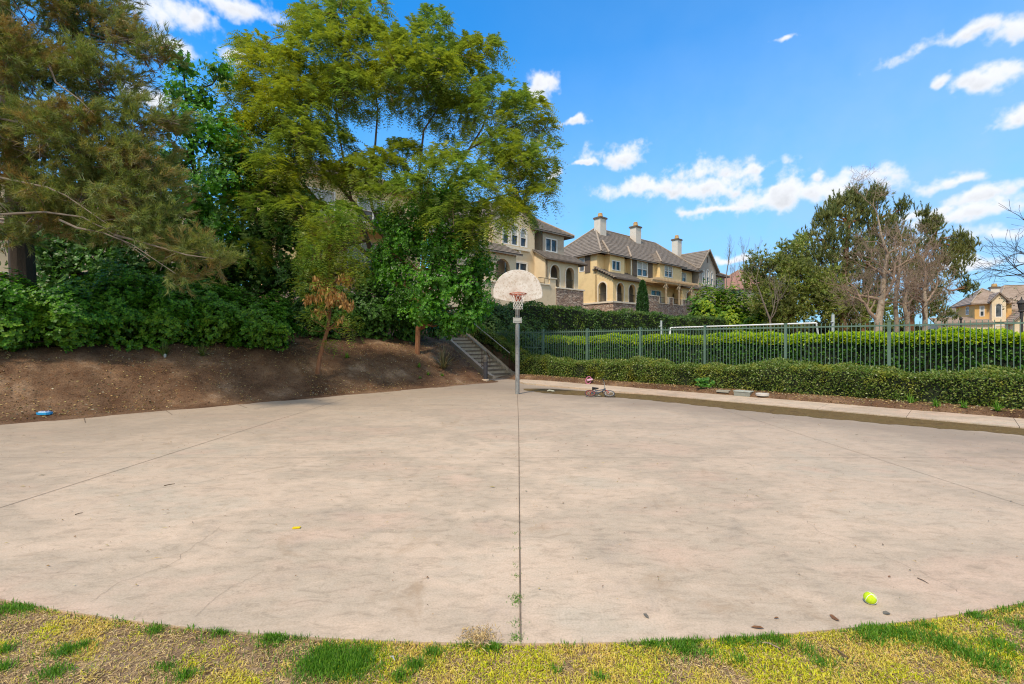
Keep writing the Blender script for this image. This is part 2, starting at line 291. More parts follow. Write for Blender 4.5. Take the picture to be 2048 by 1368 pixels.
class MB:
    def __init__(s, split=False): s.v = []; s.f = []; s.subs = []; s.split = split
    def sub(s): k = MB(); s.subs.append(k); return k
    def add(s, vs, fs):
        n = len(s.v); s.v += [tuple(p) for p in vs]; s.f += [tuple(i + n for i in q) for q in fs]; return s
    def quad(s, a, b, c, d): return s.add([a, b, c, d], [(0, 1, 2, 3)])
    def boxm(s, M, sx, sy, sz):
        vs = [M @ Vector((x * sx / 2, y * sy / 2, z * sz / 2)) for x in (-1, 1) for y in (-1, 1) for z in (-1, 1)]
        return s.add(vs, [(0, 1, 3, 2), (4, 6, 7, 5), (0, 4, 5, 1), (2, 3, 7, 6), (0, 2, 6, 4), (1, 5, 7, 3)])
    def box(s, c, sx, sy, sz, rz=0.0):
        return s.boxm(Matrix.Translation(c) @ Matrix.Rotation(rz, 4, 'Z'), sx, sy, sz)
    def beam(s, a, b, w, h):
        a = Vector(a); b = Vector(b); d = b - a; l = d.length
        q = d.to_track_quat('X', 'Z').to_matrix().to_4x4()
        return s.boxm(Matrix.Translation((a + b) / 2) @ q, l, w, h)
    def tube(s, pts, rad, n=6, cap=True):
        pts = [Vector(p) for p in pts]
        if isinstance(rad, (int, float)): rad = [rad] * len(pts)
        vs = []; up = None
        for i, p in enumerate(pts):
            d = (pts[min(i + 1, len(pts) - 1)] - pts[max(i - 1, 0)])
            if d.length < 1e-9: d = Vector((0, 0, 1))
            d.normalize()
            if up is None:
                up = d.orthogonal().normalized()
            else:
                up = (up - d * up.dot(d))
                up = up.normalized() if up.length > 1e-6 else d.orthogonal().normalized()
            w = d.cross(up)
            for k in range(n):
                a = 2 * math.pi * k / n; vs.append(p + (up * math.cos(a) + w * math.sin(a)) * rad[i])
        fs = []
        for i in range(len(pts) - 1):
            for k in range(n):
                a = i * n + k; b_ = i * n + (k + 1) % n; fs.append((a, b_, b_ + n, a + n))
        if cap: fs.append(tuple(range(n - 1, -1, -1))); fs.append(tuple((len(pts) - 1) * n + k for k in range(n)))
        return s.add(vs, fs)
    def prism(s, poly, off):
        """poly: list of 3-D points (planar), off: extrusion vector"""
        off = Vector(off); n = len(poly); P = [Vector(p) for p in poly]
        return s.add(P + [p + off for p in P], [tuple(range(n)), tuple(range(2 * n - 1, n - 1, -1))] + [(i, i + n, (i + 1) % n + n, (i + 1) % n) for i in range(n)])
    def lathe(s, c, prof, n=16):
        c = Vector(c); vs = []
        for (r, z) in prof:
            for k in range(n):
                a = 2 * math.pi * k / n; vs.append(c + Vector((r * math.cos(a), r * math.sin(a), z)))
        fs = [(i * n + k, i * n + (k + 1) % n, (i + 1) * n + (k + 1) % n, (i + 1) * n + k) for i in range(len(prof) - 1) for k in range(n)]
        fs.append(tuple(range(n - 1, -1, -1))); fs.append(tuple((len(prof) - 1) * n + k for k in range(n)))
        return s.add(vs, fs)
    def build(s, name, mat, parent=None, smooth=False, fix=True):
        if s.subs:
            o = None
            for k in s.subs: o = k.build(name, mat, parent, smooth, fix)
            if not s.v: return o
        b = base_of(parent); me = bpy.data.meshes.new(name)
        me.from_pydata([(p[0] - b.x, p[1] - b.y, p[2] - b.z) for p in s.v], [], s.f)
        if fix:
            bm = bmesh.new(); bm.from_mesh(me); bmesh.ops.recalc_face_normals(bm, faces=bm.faces); bm.to_mesh(me); bm.free()
        return link(name, me, mat, parent, smooth=smooth)
    def mesh_at(s, name, b):
        me = bpy.data.meshes.new(name); me.from_pydata([(p[0] - b[0], p[1] - b[1], p[2] - b[2]) for p in s.v], [], s.f); return me

def npmesh(name, V, k, mat, parent=None, smooth=False):
    """V: (N*k,3) array, consecutive k vertices make a face"""
    b = base_of(parent); V = np.asarray(V, dtype=np.float32).reshape(-1, 3) - np.array(b, dtype=np.float32)
    n = len(V); m = n // k; me = bpy.data.meshes.new(name)
    me.vertices.add(n); me.vertices.foreach_set('co', V.ravel()); me.loops.add(n); me.loops.foreach_set('vertex_index', np.arange(n, dtype=np.int32))
    me.polygons.add(m); me.polygons.foreach_set('loop_start', np.arange(0, n, k, dtype=np.int32))
    me.polygons.foreach_set('loop_total', np.full(m, k, dtype=np.int32)); me.update(calc_edges=True)
    return link(name, me, mat, parent)

def at(px, py, Z): return np.array([(px - 1024) / F * Z, Z, EYE + (684 - py) / F * Z])
def unit(a): return a / np.maximum(np.linalg.norm(a, axis=-1, keepdims=True), 1e-9)
def rnd_dirs(rs, n): return unit(rs.normal(size=(n, 3)))

def leaf_quads(rs, P, L, Wd, bias=None, bw=.0, fold=0):
    """rhombic leaves; bias = (n,3) preferred axis direction mixed with weight bw"""
    n = len(P); a = rnd_dirs(rs, n)
    if bias is not None: a = unit(a * (1 - bw) + bias * bw)
    c = rnd_dirs(rs, n); bv = unit(np.cross(a, c)); L = np.broadcast_to(L, (n,))[:, None] * rs.uniform(.7, 1.3, (n, 1)); Wd = np.broadcast_to(Wd, (n,))[:, None] * rs.uniform(.75, 1.25, (n, 1))
    nn = np.cross(a, bv)
    return np.stack([P, P + a * L * .45 + bv * Wd * .5, P + a * L - nn * L * .12, P + a * L * .45 - bv * Wd * .5], axis=1).reshape(-1, 3)

def rosettes(rs, P, up, k, L, Wd):
    """k leaves fanned round each point, axis 'up'"""
    n = len(P); out = []
    up = unit(up); t = unit(np.cross(up, rnd_dirs(rs, n))); w = np.cross(up, t)
    for j in range(k):
        ang = 2 * math.pi * (j / k) + rs.uniform(-.35, .35, (n, 1)); r_ = t * np.cos(ang) + w * np.sin(ang)
        tilt = rs.uniform(.15, .8, (n, 1)); a = unit(r_ + up * tilt); bv = unit(np.cross(a, up)); l = L * rs.uniform(.65, 1.2, (n, 1)); wd = Wd * rs.uniform(.8, 1.2, (n, 1))
        nn = np.cross(bv, a)
        out.append(np.stack([P, P + a * l * .55 + bv * wd * .5, P + a * l - up * l * .12, P + a * l * .55 - bv * wd * .5], axis=1))
    return np.concatenate(out, axis=1).reshape(-1, 3)

def fronds(rs, P, D, length, k, leaflet, droop=.35, width=.35):
    """pinnate leaves: k pairs of leaflets (triangles) along a drooping axis"""
    n = len(P); D = unit(D); up = np.array([0, 0, 1.0]); side = unit(np.cross(D, up + rnd_dirs(rs, n) * .35)); Ln = length * rs.uniform(.6, 1.25, (n, 1)); out = []
    for j in range(k):
        t = (j + .6) / k; c = P + D * Ln * t - up * Ln * droop * t * t
        ll = leaflet * (1 - .55 * abs(t - .45)) * rs.uniform(.8, 1.2, (n, 1))
        for s in (-1, 1):
            a = unit(side * s + D * .55 - up * .22); wv = D * ll * width
            out.append(np.stack([c - wv * .5, c + wv * .5, c + a * ll], axis=1))
    return np.concatenate(out, axis=1).reshape(-1, 3)

def needles(rs, P, D, k, length, width, cone=.75, droop=0.0):
    n = len(P); D = unit(D); t = unit(np.cross(D, rnd_dirs(rs, n))); w = np.cross(D, t); out = []
    for j in range(k):
        ang = rs.uniform(0, 2 * math.pi, (n, 1)); tl = rs.uniform(.15, 1, (n, 1)) * cone
        a = unit(D + (t * np.cos(ang) + w * np.sin(ang)) * tl * 1.6 - np.array([0, 0, droop])); l = length * rs.uniform(.7, 1.15, (n, 1))
        off = D * length * rs.uniform(-.5, .25, (n, 1)); bv = unit(np.cross(a, rnd_dirs(rs, n))) * width * .5
        o = P + off
        out.append(np.stack([o - bv, o + bv, o + a * l], axis=1))
    return np.concatenate(out, axis=1).reshape(-1, 3)

def clumps_in(rs, lobes, jit=.0):
    """clump centres + outward dirs for ellipsoid lobes (x,y,z,rx,ry,rz,n)"""
    Cs, Os = [], []
    for (x, y, z, rx, ry, rz, n) in lobes:
        d = rnd_dirs(rs, n); rr = rs.uniform(.35, 1.0, (n, 1)) ** .6
        d[:, 2] = np.where(d[:, 2] < -.55, -d[:, 2], d[:, 2])
        Cs.append(np.array([x, y, z]) + d * rr * np.array([rx, ry, rz])); Os.append(unit(d / np.array([rx, ry, rz])))
    return np.concatenate(Cs), np.concatenate(Os)

def curve_pts(a, b, sag=0.0, n=6, rng=random, wob=.05):
    a = Vector(a); b = Vector(b); d = b - a; l = d.length; out = []
    for i in range(n + 1):
        t = i / n; p = a + d * t + Vector((0, 0, sag * l * math.sin(math.pi * t)))
        if 0 < i < n: p += Vector((rng.uniform(-1, 1), rng.uniform(-1, 1), rng.uniform(-1, 1))) * wob * l * .3
        out.append(p)
    return out

def limbs(mb, trunk, lobes, C, rng, r0, r1=.02, every=3, n=6, sag=.08):
    """trunk: [(x,y,z,r)], limbs from trunk to the lobes, branchlets from lobe axis to clumps"""
    mb.tube([t[:3] for t in trunk], [t[3] for t in trunk], 9)
    k = 0; ends = []
    for (x, y, z, rx, ry, rz, cnt) in lobes:
        best = min(trunk[1:], key=lambda t: (Vector(t[:3]) - Vector((x, y, z))).length + .8 * abs(min(0, z - t[2])) * 2)
        pts = curve_pts(best[:3], (x, y, z), sag, 6, rng, .25); ra = min(r0, best[3] * .8)
        mb.tube(pts, [ra + (r1 * 1.6 - ra) * (i / 6) ** .8 for i in range(7)], n)
        for j in range(k, k + cnt):
            if j % every == 0:
                s = pts[rng.choice([3, 4, 5, 6])]
                mb.tube(curve_pts(s, C[j], .06, 3, rng, .3), [r1, r1 * .8, r1 * .55, r1 * .3], 4, cap=False)
        k += cnt

# ------------------------------------------------------------------ terrain
PX = [-5, 0, .4, .8, 1.3, 2.0, 3.0, 4.7, 8, 16, 30, 60, 400]; PZ = [0, .035, .07, .18, .46, .92, 1.46, 1.88, 2.0, 4.3, 5.2, 5.5, 5.5]
PX2 = [-5, 4.2, 6.5, 9, 16, 30, 60, 400]; PZ2 = [0, .1, 1.3, 2.0, 4.3, 5.2, 5.5, 5.5]
def sst(a, b, x): t = np.clip((x - a) / (b - a), 0, 1); return t * t * (3 - 2 * t)
def hgt(X, Y):
    X = np.asarray(X, float); Y = np.asarray(Y, float)
    u = (Y - X - 18.4) / 1.4142; v = X + Y
    wob = .10 * np.sin(v * 1.9 + 1) + .06 * np.sin(v * 4.3) + .05 * np.sin(v * 9.1 + 2)
    cut = sst(17.1, 18.5, v) * (1 - sst(20.6, 21.2, v)) * 1.55
    hl = np.interp(u - cut + wob * .5, PX, PZ)
    bumps = (.045 * np.sin(X * 2.1 + Y * 1.3) * np.sin(Y * 2.7 - X) + .022 * np.sin(X * 11.3 - 4 * Y) * np.sin(Y * 8.1 + X * 3)) + .022 * np.sin(X * 6.3 + 1.2 * Y) * np.sin(Y * 5.1)
    hl = hl + bumps * sst(.5, 1.8, u - cut)
    h2 = np.interp(u, PX2, PZ2)
    bl = sst(21.5, 22.6, v); h = hl * (1 - bl) + h2 * bl
    pl = sst(19.08, 19.7, v + .06 * np.sin(X * 3) + .04 * np.sin(X * 7.7)) * .19 * sst(2.5, .3, u)
    near = sst(7.5, 6.0, Y) * .020
    return -.035 + near + h + np.where(v > 19.0, pl, 0)
def H1(x, y): return float(hgt(x, y))
def uv(u, v):
    w = 18.4 + 1.4142 * u; return ((v - w) / 2, (v + w) / 2)

def build_ground():
    def axis(lo, hi, s, far):
        a = list(np.arange(lo, hi + 1e-6, s)); d = s; x = hi
        while x < far: d *= 1.22; x += d; a.append(x)
        d = s; x = lo; pre = []
        while x > -far: d *= 1.22; x -= d; pre.append(x)
        return np.array(pre[::-1] + a)
    xs = axis(-13, 13, .14, 900); ys = axis(0.5, 25, .14, 1200)
    X, Y = np.meshgrid(xs, ys); Z = hgt(X, Y)
    nx, ny = len(xs), len(ys); V = np.stack([X, Y, Z], -1).reshape(-1, 3).astype(np.float32)
    i = np.arange(nx * ny).reshape(ny, nx); Q = np.stack([i[:-1, :-1], i[:-1, 1:], i[1:, 1:], i[1:, :-1]], -1).reshape(-1, 4)
    me = bpy.data.meshes.new('ground'); me.vertices.add(len(V)); me.vertices.foreach_set('co', V.ravel())
    me.loops.add(Q.size); me.loops.foreach_set('vertex_index', Q.ravel().astype(np.int32)); me.polygons.add(len(Q))
    me.polygons.foreach_set('loop_start', np.arange(0, Q.size, 4, dtype=np.int32)); me.polygons.foreach_set('loop_total', np.full(len(Q), 4, dtype=np.int32)); me.update(calc_edges=True)
    mt, nt, b, out = new_mat('bare_earth'); L = nt.links.new; tc = nt.nodes.new('ShaderNodeTexCoord'); V_ = tc.outputs['Object']
    a = noise_node(nt, .8, 6, .65, V_); r1 = ramp_node(nt, [(.065, .036, .021), (.125, .070, .040), (.185, .112, .066), (.34, .235, .155)], .3, .72); L(a.outputs[0], r1.inputs[0])
    c = noise_node(nt, 34, 6, .75, V_); r2 = ramp_node(nt, [(.45, .42, .40), (1, 1, 1), (1.55, 1.5, 1.4)], .32, .68); L(c.outputs[0], r2.inputs[0])
    col = mixc(nt, 1, r1.outputs[0], r2.outputs[0], 'MULTIPLY')
    e = noise_node(nt, 5, 4, .7, V_); r3 = ramp_node(nt, [(.8, .7, .62), (1, 1, 1), (1.1, .98, .85)], .35, .65); L(e.outputs[0], r3.inputs[0])
    col = mixc(nt, 1, col, r3.outputs[0], 'MULTIPLY')
    sp = nt.nodes.new('ShaderNodeSeparateXYZ'); L(V_, sp.inputs[0]); mr = nt.nodes.new('ShaderNodeMapRange'); mr.inputs[1].default_value = 6.5; mr.inputs[2].default_value = 4.5; L(sp.outputs[1], mr.inputs[0])
    r4 = ramp_node(nt, [(.14, .088, .050), (.29, .19, .115), (.42, .30, .19)], .3, .7); L(e.outputs[0], r4.inputs[0]); soil = mixc(nt, 1, r4.outputs[0], r2.outputs[0], 'MULTIPLY'); col = mixc(nt, mr.outputs[0], col, soil)
    L(col, b.inputs['Base Color']); b.inputs['Roughness'].default_value = .95; b.inputs['Specular IOR Level'].default_value = .15
    bp = nt.nodes.new('ShaderNodeBump'); bp.inputs['Strength'].default_value = .9; bp.inputs['Distance'].default_value = .03; L(c.outputs[0], bp.inputs['Height']); L(bp.outputs[0], b.inputs['Normal'])
    o = link('ground', me, mt, smooth=True); tag(o, kind='structure'); return o
build_ground()

CX, CY, CR = 0.06, 15.2, 12.83
def build_paving():
    pts = []
    a0 = math.atan2(7.9 - CY, -10.9 - CX); a1 = math.atan2(8.1 - CY, 10.95 - CX)
    n = 160
    for i in range(n + 1):
        a = a0 + (a1 - a0) * i / n
        pts.append((CX + CR * math.cos(a), CY + CR * math.sin(a)))
    # along the raised walk, up to the steps and back down the bank line
    pts += [uv(-1.0, 19.6), uv(.2, 20.0), uv(1.2, 20.6), uv(1.62, 20.5), uv(1.62, 18.5), uv(1.1, 17.9), uv(.6, 17.0), uv(.45, 14)]
    mb = MB(); mb.prism([(x, y, 0) for x, y in pts], (0, 0, -.12)); o = mb.build('court', MT['court']); tag(o, kind='structure')
    # raised walk along the right edge, broken by control joints
    mb = MB(); us = [-1.35 - k * 1.55 for k in range(13)]
    for i in range(12):
        ua, ub = us[i], us[i + 1]
        g = .004
        A = [uv(ua - g, 17.38), uv(ub + g, 17.38), uv(ub + g, 19.35), uv(ua - g, 19.35)]
        if i == 0: A = [uv(-.1, 19.0), uv(-.5, 18.1), uv(ua, 17.42), uv(ub + g, 17.38), uv(ub + g, 19.35), uv(ua - g, 19.35)]
        mb.prism([(x, y, .045) for x, y in A], (0, 0, -.05))
    o = mb.build('sidewalk', MT['walk']); tag(o, kind='structure')
    # joints in the slab
    def joint(name, pl, w, z=.004):
        m = MB()
        for p, q in zip(pl[:-1], pl[1:]):
            d = Vector((q[0] - p[0], q[1] - p[1], 0)); nn = Vector((-d.y, d.x, 0)).normalized() * w / 2
            m.quad((p[0] - nn.x, p[1] - nn.y, z), (q[0] - nn.x, q[1] - nn.y, z), (q[0] + nn.x, q[1] + nn.y, z), (p[0] + nn.x, p[1] + nn.y, z))
        m.build(name, MT['joint'], fix=False)['kind'] = 'structure'
    joint('paving_joint', [(.045, 2.375), (.12, 8), (.165, 13.6)], .010)
    joint('paving_joint', [(-10.2, 6.15), (9.2, 6.15)], .006)
    joint('paving_joint', [(-4.9, 4.0), (-4.8, 8.5), (-4.66, 12.6)], .008)
    joint('paving_joint', [(4.95, 3.5), (4.95, 10.6)], .005)
    joint('paving_joint', [(-4.8, 11.3), (4.9, 11.3)], .008)
    for v in (.46, 2.4, 4.45, 7.0, 10.0, 13.2):
        joint('paving_joint', [uv(.0, v), uv(-.85, v + .0)], .014)
    joint('paving_joint', [uv(.3, 17.6), uv(-1.4, 17.4)], .012); joint('paving_joint', [uv(1.5, 19), uv(-1.2, 18.9)], .012)
    # wandering cracks
    rng = random.Random(4)
    def crack(name, pl, w):
        out = [pl[0]]
        for p, q in zip(pl[:-1], pl[1:]):
            for k in range(1, 9):
                t = k / 8; L_ = math.dist(p, q)
                out.append((p[0] + (q[0] - p[0]) * t + rng.gauss(0, .03) * L_, p[1] + (q[1] - p[1]) * t + rng.gauss(0, .03) * L_))
        joint(name, out, w * .62, .0042)
    g = lambda px, py: ((px - 1024) / F * (EYE * F / (py - 684)), EYE * F / (py - 684))
    crack('pavement_crack', [g(205, 997), g(360, 970), g(615, 925), g(660, 917)], .005)
    crack('pavement_crack', [g(180, 1205), g(240, 1165), g(340, 1130), g(400, 1085), g(445, 1050)], .0026)
    crack('pavement_crack', [g(390, 1235), g(420, 1205), g(460, 1175), g(520, 1148)], .0024)
    crack('pavement_crack', [g(1600, 1035), g(1640, 1065), g(1740, 1100), g(1850, 1150), g(1930, 1190)], .0022)
    crack('pavement_crack', [g(890, 1020), g(830, 1045), g(760, 1052)], .002)
    # silt lying against the raised walk
    rng = random.Random(8); m = MB(); top = []; bot = []
    ctrl = [(-2.5, 15.62, 15.55), (-2.9, 16.0, 15.2), (-3.5, 16.4, 15.0), (-4.3, 16.6, 15.0), (-5.3, 17.0, 15.5), (-6.4, 17.3, 15.95), (-8, 17.4, 15.95), (-9.5, 17.4, 15.75), (-10.8, 17.4, 15.8), (-12, 17.38, 15.95), (-13.6, 17.4, 16.35), (-18, 17.4, 16.5)]
    cu = [c[0] for c in ctrl][::-1]; ct = [c[1] for c in ctrl][::-1]; cb = [c[2] for c in ctrl][::-1]; n = 300
    for i in range(n + 1):
        u = -2.5 - 14 * i / n; e = .05 * math.sin(u * 7) + .04 * math.sin(u * 17 + 1) + rng.gauss(0, .015); vt = np.interp(u, cu, ct); vb = np.interp(u, cu, cb) + e
        top.append((*uv(u, vt + (e * .5 if vt < 17.3 else .05)), .006)); bot.append((*uv(u, min(vb, vt - .05)), .005))
    vs = []; fs = []
    for k in range(n + 1):
        for j in range(5):
            t = j / 4; p = Vector(top[k]).lerp(Vector(bot[k]), t); p.z = .0045 + .018 * math.sin(math.pi * (1 - t) * .55) * min(1, k / 8); 
            if j == 4: p.z = .0035
            vs.append(p)
    for k in range(n):
        for j in range(4): a = k * 5 + j; fs.append((a, a + 1, a + 6, a + 5))
    m.add(vs, fs); tag(m.build('mud', MT['mud'], smooth=True), 'brown silt washed up along the raised walk beside the court', 'mud', kind='stuff')
build_paving()

# ------------------------------------------------------------------ houses
class Frame:
    """house axes: a runs along the row, c towards the viewer, z up"""
    def __init__(s, ox, oy, deg, turn=1):
        s.o = Vector((ox, oy, 0)); a = R(deg); s.r = Vector((math.sin(a), math.cos(a), 0)); s.n = Vector((s.r.y, -s.r.x, 0))
    def p(s, a, c, z): return s.o + s.r * a + s.n * c + Vector((0, 0, z))

def wall_face(mb, fr, axis, k, u0, u1, z0, z1, holes=(), depth=.25, out=1):
    """one storey of wall in the plane c=k (axis 'c') or a=k (axis 'a'), with openings (ua, ub, za, zb, arched) cut through it and lined with reveals"""
    P = (lambda u, z, d=0: fr.p(u, k - d * out, z)) if axis == 'c' else (lambda u, z, d=0: fr.p(k - d * out, u, z))
    cur = u0
    for (a, b, za, zb, arch) in sorted(holes):
        if a > cur: mb.quad(P(cur, z0), P(a, z0), P(a, z1), P(cur, z1))
        if za > z0: mb.quad(P(a, z0), P(b, z0), P(b, za), P(a, za))
        r = (b - a) / 2
        if arch:
            N = 10; zs = zb - r; arc = [(a + r - r * math.cos(math.pi * i / N), zs + r * math.sin(math.pi * i / N)) for i in range(N + 1)]
            for (p, q) in zip(arc[:-1], arc[1:]):
                mb.quad(P(p[0], p[1]), P(q[0], q[1]), P(q[0], z1), P(p[0], z1)); mb.quad(P(*p), P(*q), P(*q, depth), P(*p, depth))
            mb.quad(P(a, za), P(a, zs), P(a, zs, depth), P(a, za, depth)); mb.quad(P(b, za), P(b, zs), P(b, zs, depth), P(b, za, depth))
        else:
            mb.quad(P(a, zb), P(b, zb), P(b, z1), P(a, z1)); mb.quad(P(a, zb), P(b, zb), P(b, zb, depth), P(a, zb, depth))
            mb.quad(P(a, za), P(a, zb), P(a, zb, depth), P(a, za, depth)); mb.quad(P(b, za), P(b, zb), P(b, zb, depth), P(b, za, depth))
        if za > z0: mb.quad(P(a, za), P(b, za), P(b, za, depth), P(a, za, depth))
        cur = b
    if cur < u1: mb.quad(P(cur, z0), P(u1, z0), P(u1, z1), P(cur, z1))

def arch_trim(mb, fr, axis, k, hole, w=.13, proud=.05):
    mb = mb.sub()
    a, b, za, zb, arch = hole; r = (b - a) / 2
    P = (lambda u, z, d=0: fr.p(u, k + d, z)) if axis == 'c' else (lambda u, z, d=0: fr.p(k - d, u, z))
    if arch:
        N = 12; zs = zb - r; inn = [(a, za)] + [(a + r - r * math.cos(math.pi * i / N), zs + r * math.sin(math.pi * i / N)) for i in range(N + 1)] + [(b, za)]
        R2 = r + w; outl = [(a - w, za)] + [(a + r - R2 * math.cos(math.pi * i / N), zs + R2 * math.sin(math.pi * i / N)) for i in range(N + 1)] + [(b + w, za)]
    else:
        inn = [(a, za), (a, zb), (b, zb), (b, za)]; outl = [(a - w, za), (a - w, zb + w), (b + w, zb + w), (b + w, za)]
    for (p, q, p2, q2) in zip(inn[:-1], inn[1:], outl[:-1], outl[1:]):
        mb.quad(P(*p, proud), P(*q, proud), P(*q2, proud), P(*p2, proud)); mb.quad(P(*p2, proud), P(*q2, proud), P(*q2, -.01), P(*p2, -.01)); mb.quad(P(*p, proud), P(*q, proud), P(*q, -.01), P(*p, -.01))

def window(fr, axis, k, a, b, za, zb, parent, arch=False, mull=1, rail=.5, blind=True, mf='frame', depth=.12, grid=0):
    """frame, mullions and meeting rail as one part, the glass as its sub-part"""
    sg = 1 if axis == 'c' else -1
    P = (lambda u, z, d=0: fr.p(u, k + d, z)) if axis == 'c' else (lambda u, z, d=0: fr.p(k - d, u, z))
    mb = MB(); w = .09; r = (b - a) / 2; N = 10
    if arch:
        zs = zb - r; ring = [(a, za)] + [(a + r - r * math.cos(math.pi * i / N), zs + r * math.sin(math.pi * i / N)) for i in range(N + 1)] + [(b, za), (a, za)]
        r2 = r - w; rin = [(a + w, za + w)] + [(a + r - r2 * math.cos(math.pi * i / N), zs + r2 * math.sin(math.pi * i / N)) for i in range(N + 1)] + [(b - w, za + w), (a + w, za + w)]
    else:
        ring = [(a, za), (a, zb), (b, zb), (b, za), (a, za)]; rin = [(a + w, za + w), (a + w, zb - w), (b - w, zb - w), (b - w, za + w), (a + w, za + w)]
    for (p, q, p2, q2) in zip(ring[:-1], ring[1:], rin[:-1], rin[1:]):
        mb.quad(P(*p, .03), P(*q, .03), P(*q2, .03), P(*p2, .03)); mb.quad(P(*p2, .03), P(*q2, .03), P(*q2, -depth), P(*p2, -depth)); mb.quad(P(*p, .03), P(*q, .03), P(*q, -.03), P(*p, -.03))
    def bar(u0, u1, z0, z1): mb.quad(P(u0, z0, .015), P(u1, z0, .015), P(u1, z1, .015), P(u0, z1, .015)); mb.quad(P(u0, z0, .015), P(u0, z1, .015), P(u0, z1, -depth), P(u0, z0, -depth)); mb.quad(P(u1, z0, .015), P(u1, z1, .015), P(u1, z1, -depth), P(u1, z0, -depth)); mb.quad(P(u0, z0, .015), P(u1, z0, .015), P(u1, z0, -depth), P(u0, z0, -depth))
    for i in range(1, mull + 1):
        u = a + (b - a) * i / (mull + 1); bar(u - w / 2, u + w / 2, za + w, (zb - r if arch else zb - w))
    if rail: z = za + (zb - za) * rail; bar(a + w, b - w, z - .035, z + .035)
    for i in range(grid):
        z = za + (zb - za) * (i + 1) / (grid + 1); bar(a + w, b - w, z - .015, z + .015)
    f = mb.build('window', MT[mf], parent)
    g = MB(); poly = (rin[:-1]); g.add([P(x, z, -depth * .7) for x, z in poly], [tuple(range(len(poly)))]); g.build('pane', MT['glass'], f)
    if blind:
        g = MB(); z = za + (zb - za) * (rail or .45); poly = [q for q in rin[:-1] if q[1] >= z]
        if arch or True:
            top = [q for q in rin[:-1] if q[1] > z]; poly = [(a + w, z)] + [q for q in top if True] + [(b - w, z)]
        g.add([P(x, zz, -depth * .55) for x, zz in poly], [tuple(range(len(poly)))]); g.build('blind', MT['blind'], f)
    return f

def railing(mb, fr, axis, k, a, b, z0, z1, step=.14):
    mb = mb.sub()
    P = (lambda u, z: fr.p(u, k, z)) if axis == 'c' else (lambda u, z: fr.p(k, u, z))
    mb.beam(P(a, z1), P(b, z1), .05, .04); mb.beam(P(a, z0 + .08), P(b, z0 + .08), .03, .03); n = max(2, int((b - a) / step))
    for i in range(n + 1): u = a + (b - a) * i / n; mb.beam(P(u, z0), P(u, z1), .02, .02)

def clip_poly(poly, d, lo, hi):
    def half(pl, f):
        out = []
        for i in range(len(pl)):
            p, q = pl[i], pl[(i + 1) % len(pl)]; fp, fq = f(p), f(q)
            if fp >= 0: out.append(p)
            if (fp > 0 > fq) or (fp < 0 < fq): out.append(p + (q - p) * (fp / (fp - fq)))
        return out
    pl = half(poly, lambda p: p.dot(d) - lo)
    if len(pl) > 2: pl = half(pl, lambda p: hi - p.dot(d))
    return pl
def roof_slope(mb, pts, course=.36, lip=.045, thick=.14):
    """a sloping roof polygon laid in real overlapping courses"""
    P = [Vector(p) for p in pts]; n = (P[1] - P[0]).cross(P[2] - P[0]).normalized()
    if n.z < 0: n = -n
    dn = Vector((0, 0, -1)); s = (dn - n * dn.dot(n)).normalized(); ds = [p.dot(s) for p in P]; lo, hi = min(ds), max(ds); k = max(1, int(round((hi - lo) / course))); c = (hi - lo) / k
    for i in range(k):
        a, b = lo + i * c, lo + (i + 1) * c; pl = clip_poly(P, s, a, b)
        if len(pl) < 3: continue
        Q = [p + n * (lip * (p.dot(s) - a) / c) for p in pl]; mb.add(Q, [tuple(range(len(Q)))])
        e = [p for p in pl if abs(p.dot(s) - b) < 1e-4]
        if len(e) >= 2:
            e0, e1 = e[0], e[-1]; mb.quad(e0, e1, e1 + n * lip, e0 + n * lip)
    mb.add([p - n * .02 for p in P] + [p - Vector((0, 0, thick)) for p in P], [tuple(range(len(P), 2 * len(P)))] + [(i, (i + 1) % len(P), (i + 1) % len(P) + len(P), i + len(P)) for i in range(len(P))])

def hip_roof(fr, a0, a1, c0, c1, ze, zr, parent, mat='roof', hipl=True, hipr=True, ov=.45):
    """ridge along a; eaves rectangle a0..a1 x c0(back)..c1(front)"""
    a0 -= ov; a1 += ov; c0 -= ov; c1 += ov; cm = (c0 + c1) / 2; h = (c1 - c0) / 2; la = a0 + h if hipl else a0; ra = a1 - h if hipr else a1
    if la > ra: la = ra = (a0 + a1) / 2
    p = fr.p; mb = MB()
    roof_slope(mb, [p(a0, c1, ze), p(a1, c1, ze), p(ra, cm, zr), p(la, cm, zr)]); roof_slope(mb, [p(a0, c0, ze), p(la, cm, zr), p(ra, cm, zr), p(a1, c0, ze)])
    if hipl: roof_slope(mb, [p(a0, c0, ze), p(a0, c1, ze), p(la, cm, zr)])
    if hipr: roof_slope(mb, [p(a1, c1, ze), p(a1, c0, ze), p(ra, cm, zr)])
    o = mb.build('roof', MT[mat], parent); r = MB()
    r.tube([p(la, cm, zr + .05), p(ra, cm, zr + .05)], .10, 6)
    if hipl: r.tube([p(a0, c1, ze + .06), p(la, cm, zr + .06)], .10, 6); r.tube([p(a0, c0, ze + .06), p(la, cm, zr + .06)], .10, 6)
    if hipr: r.tube([p(a1, c1, ze + .06), p(ra, cm, zr + .06)], .10, 6)
    r.build('ridge_tiles', MT['ridge'], o); return o
def gutter(fr, pts, parent):
    m = MB()
    for a, b in zip(pts[:-1], pts[1:]): m.beam(fr.p(*a), fr.p(*b), .1, .16)
    m.build('gutter', MT['wood'], parent)
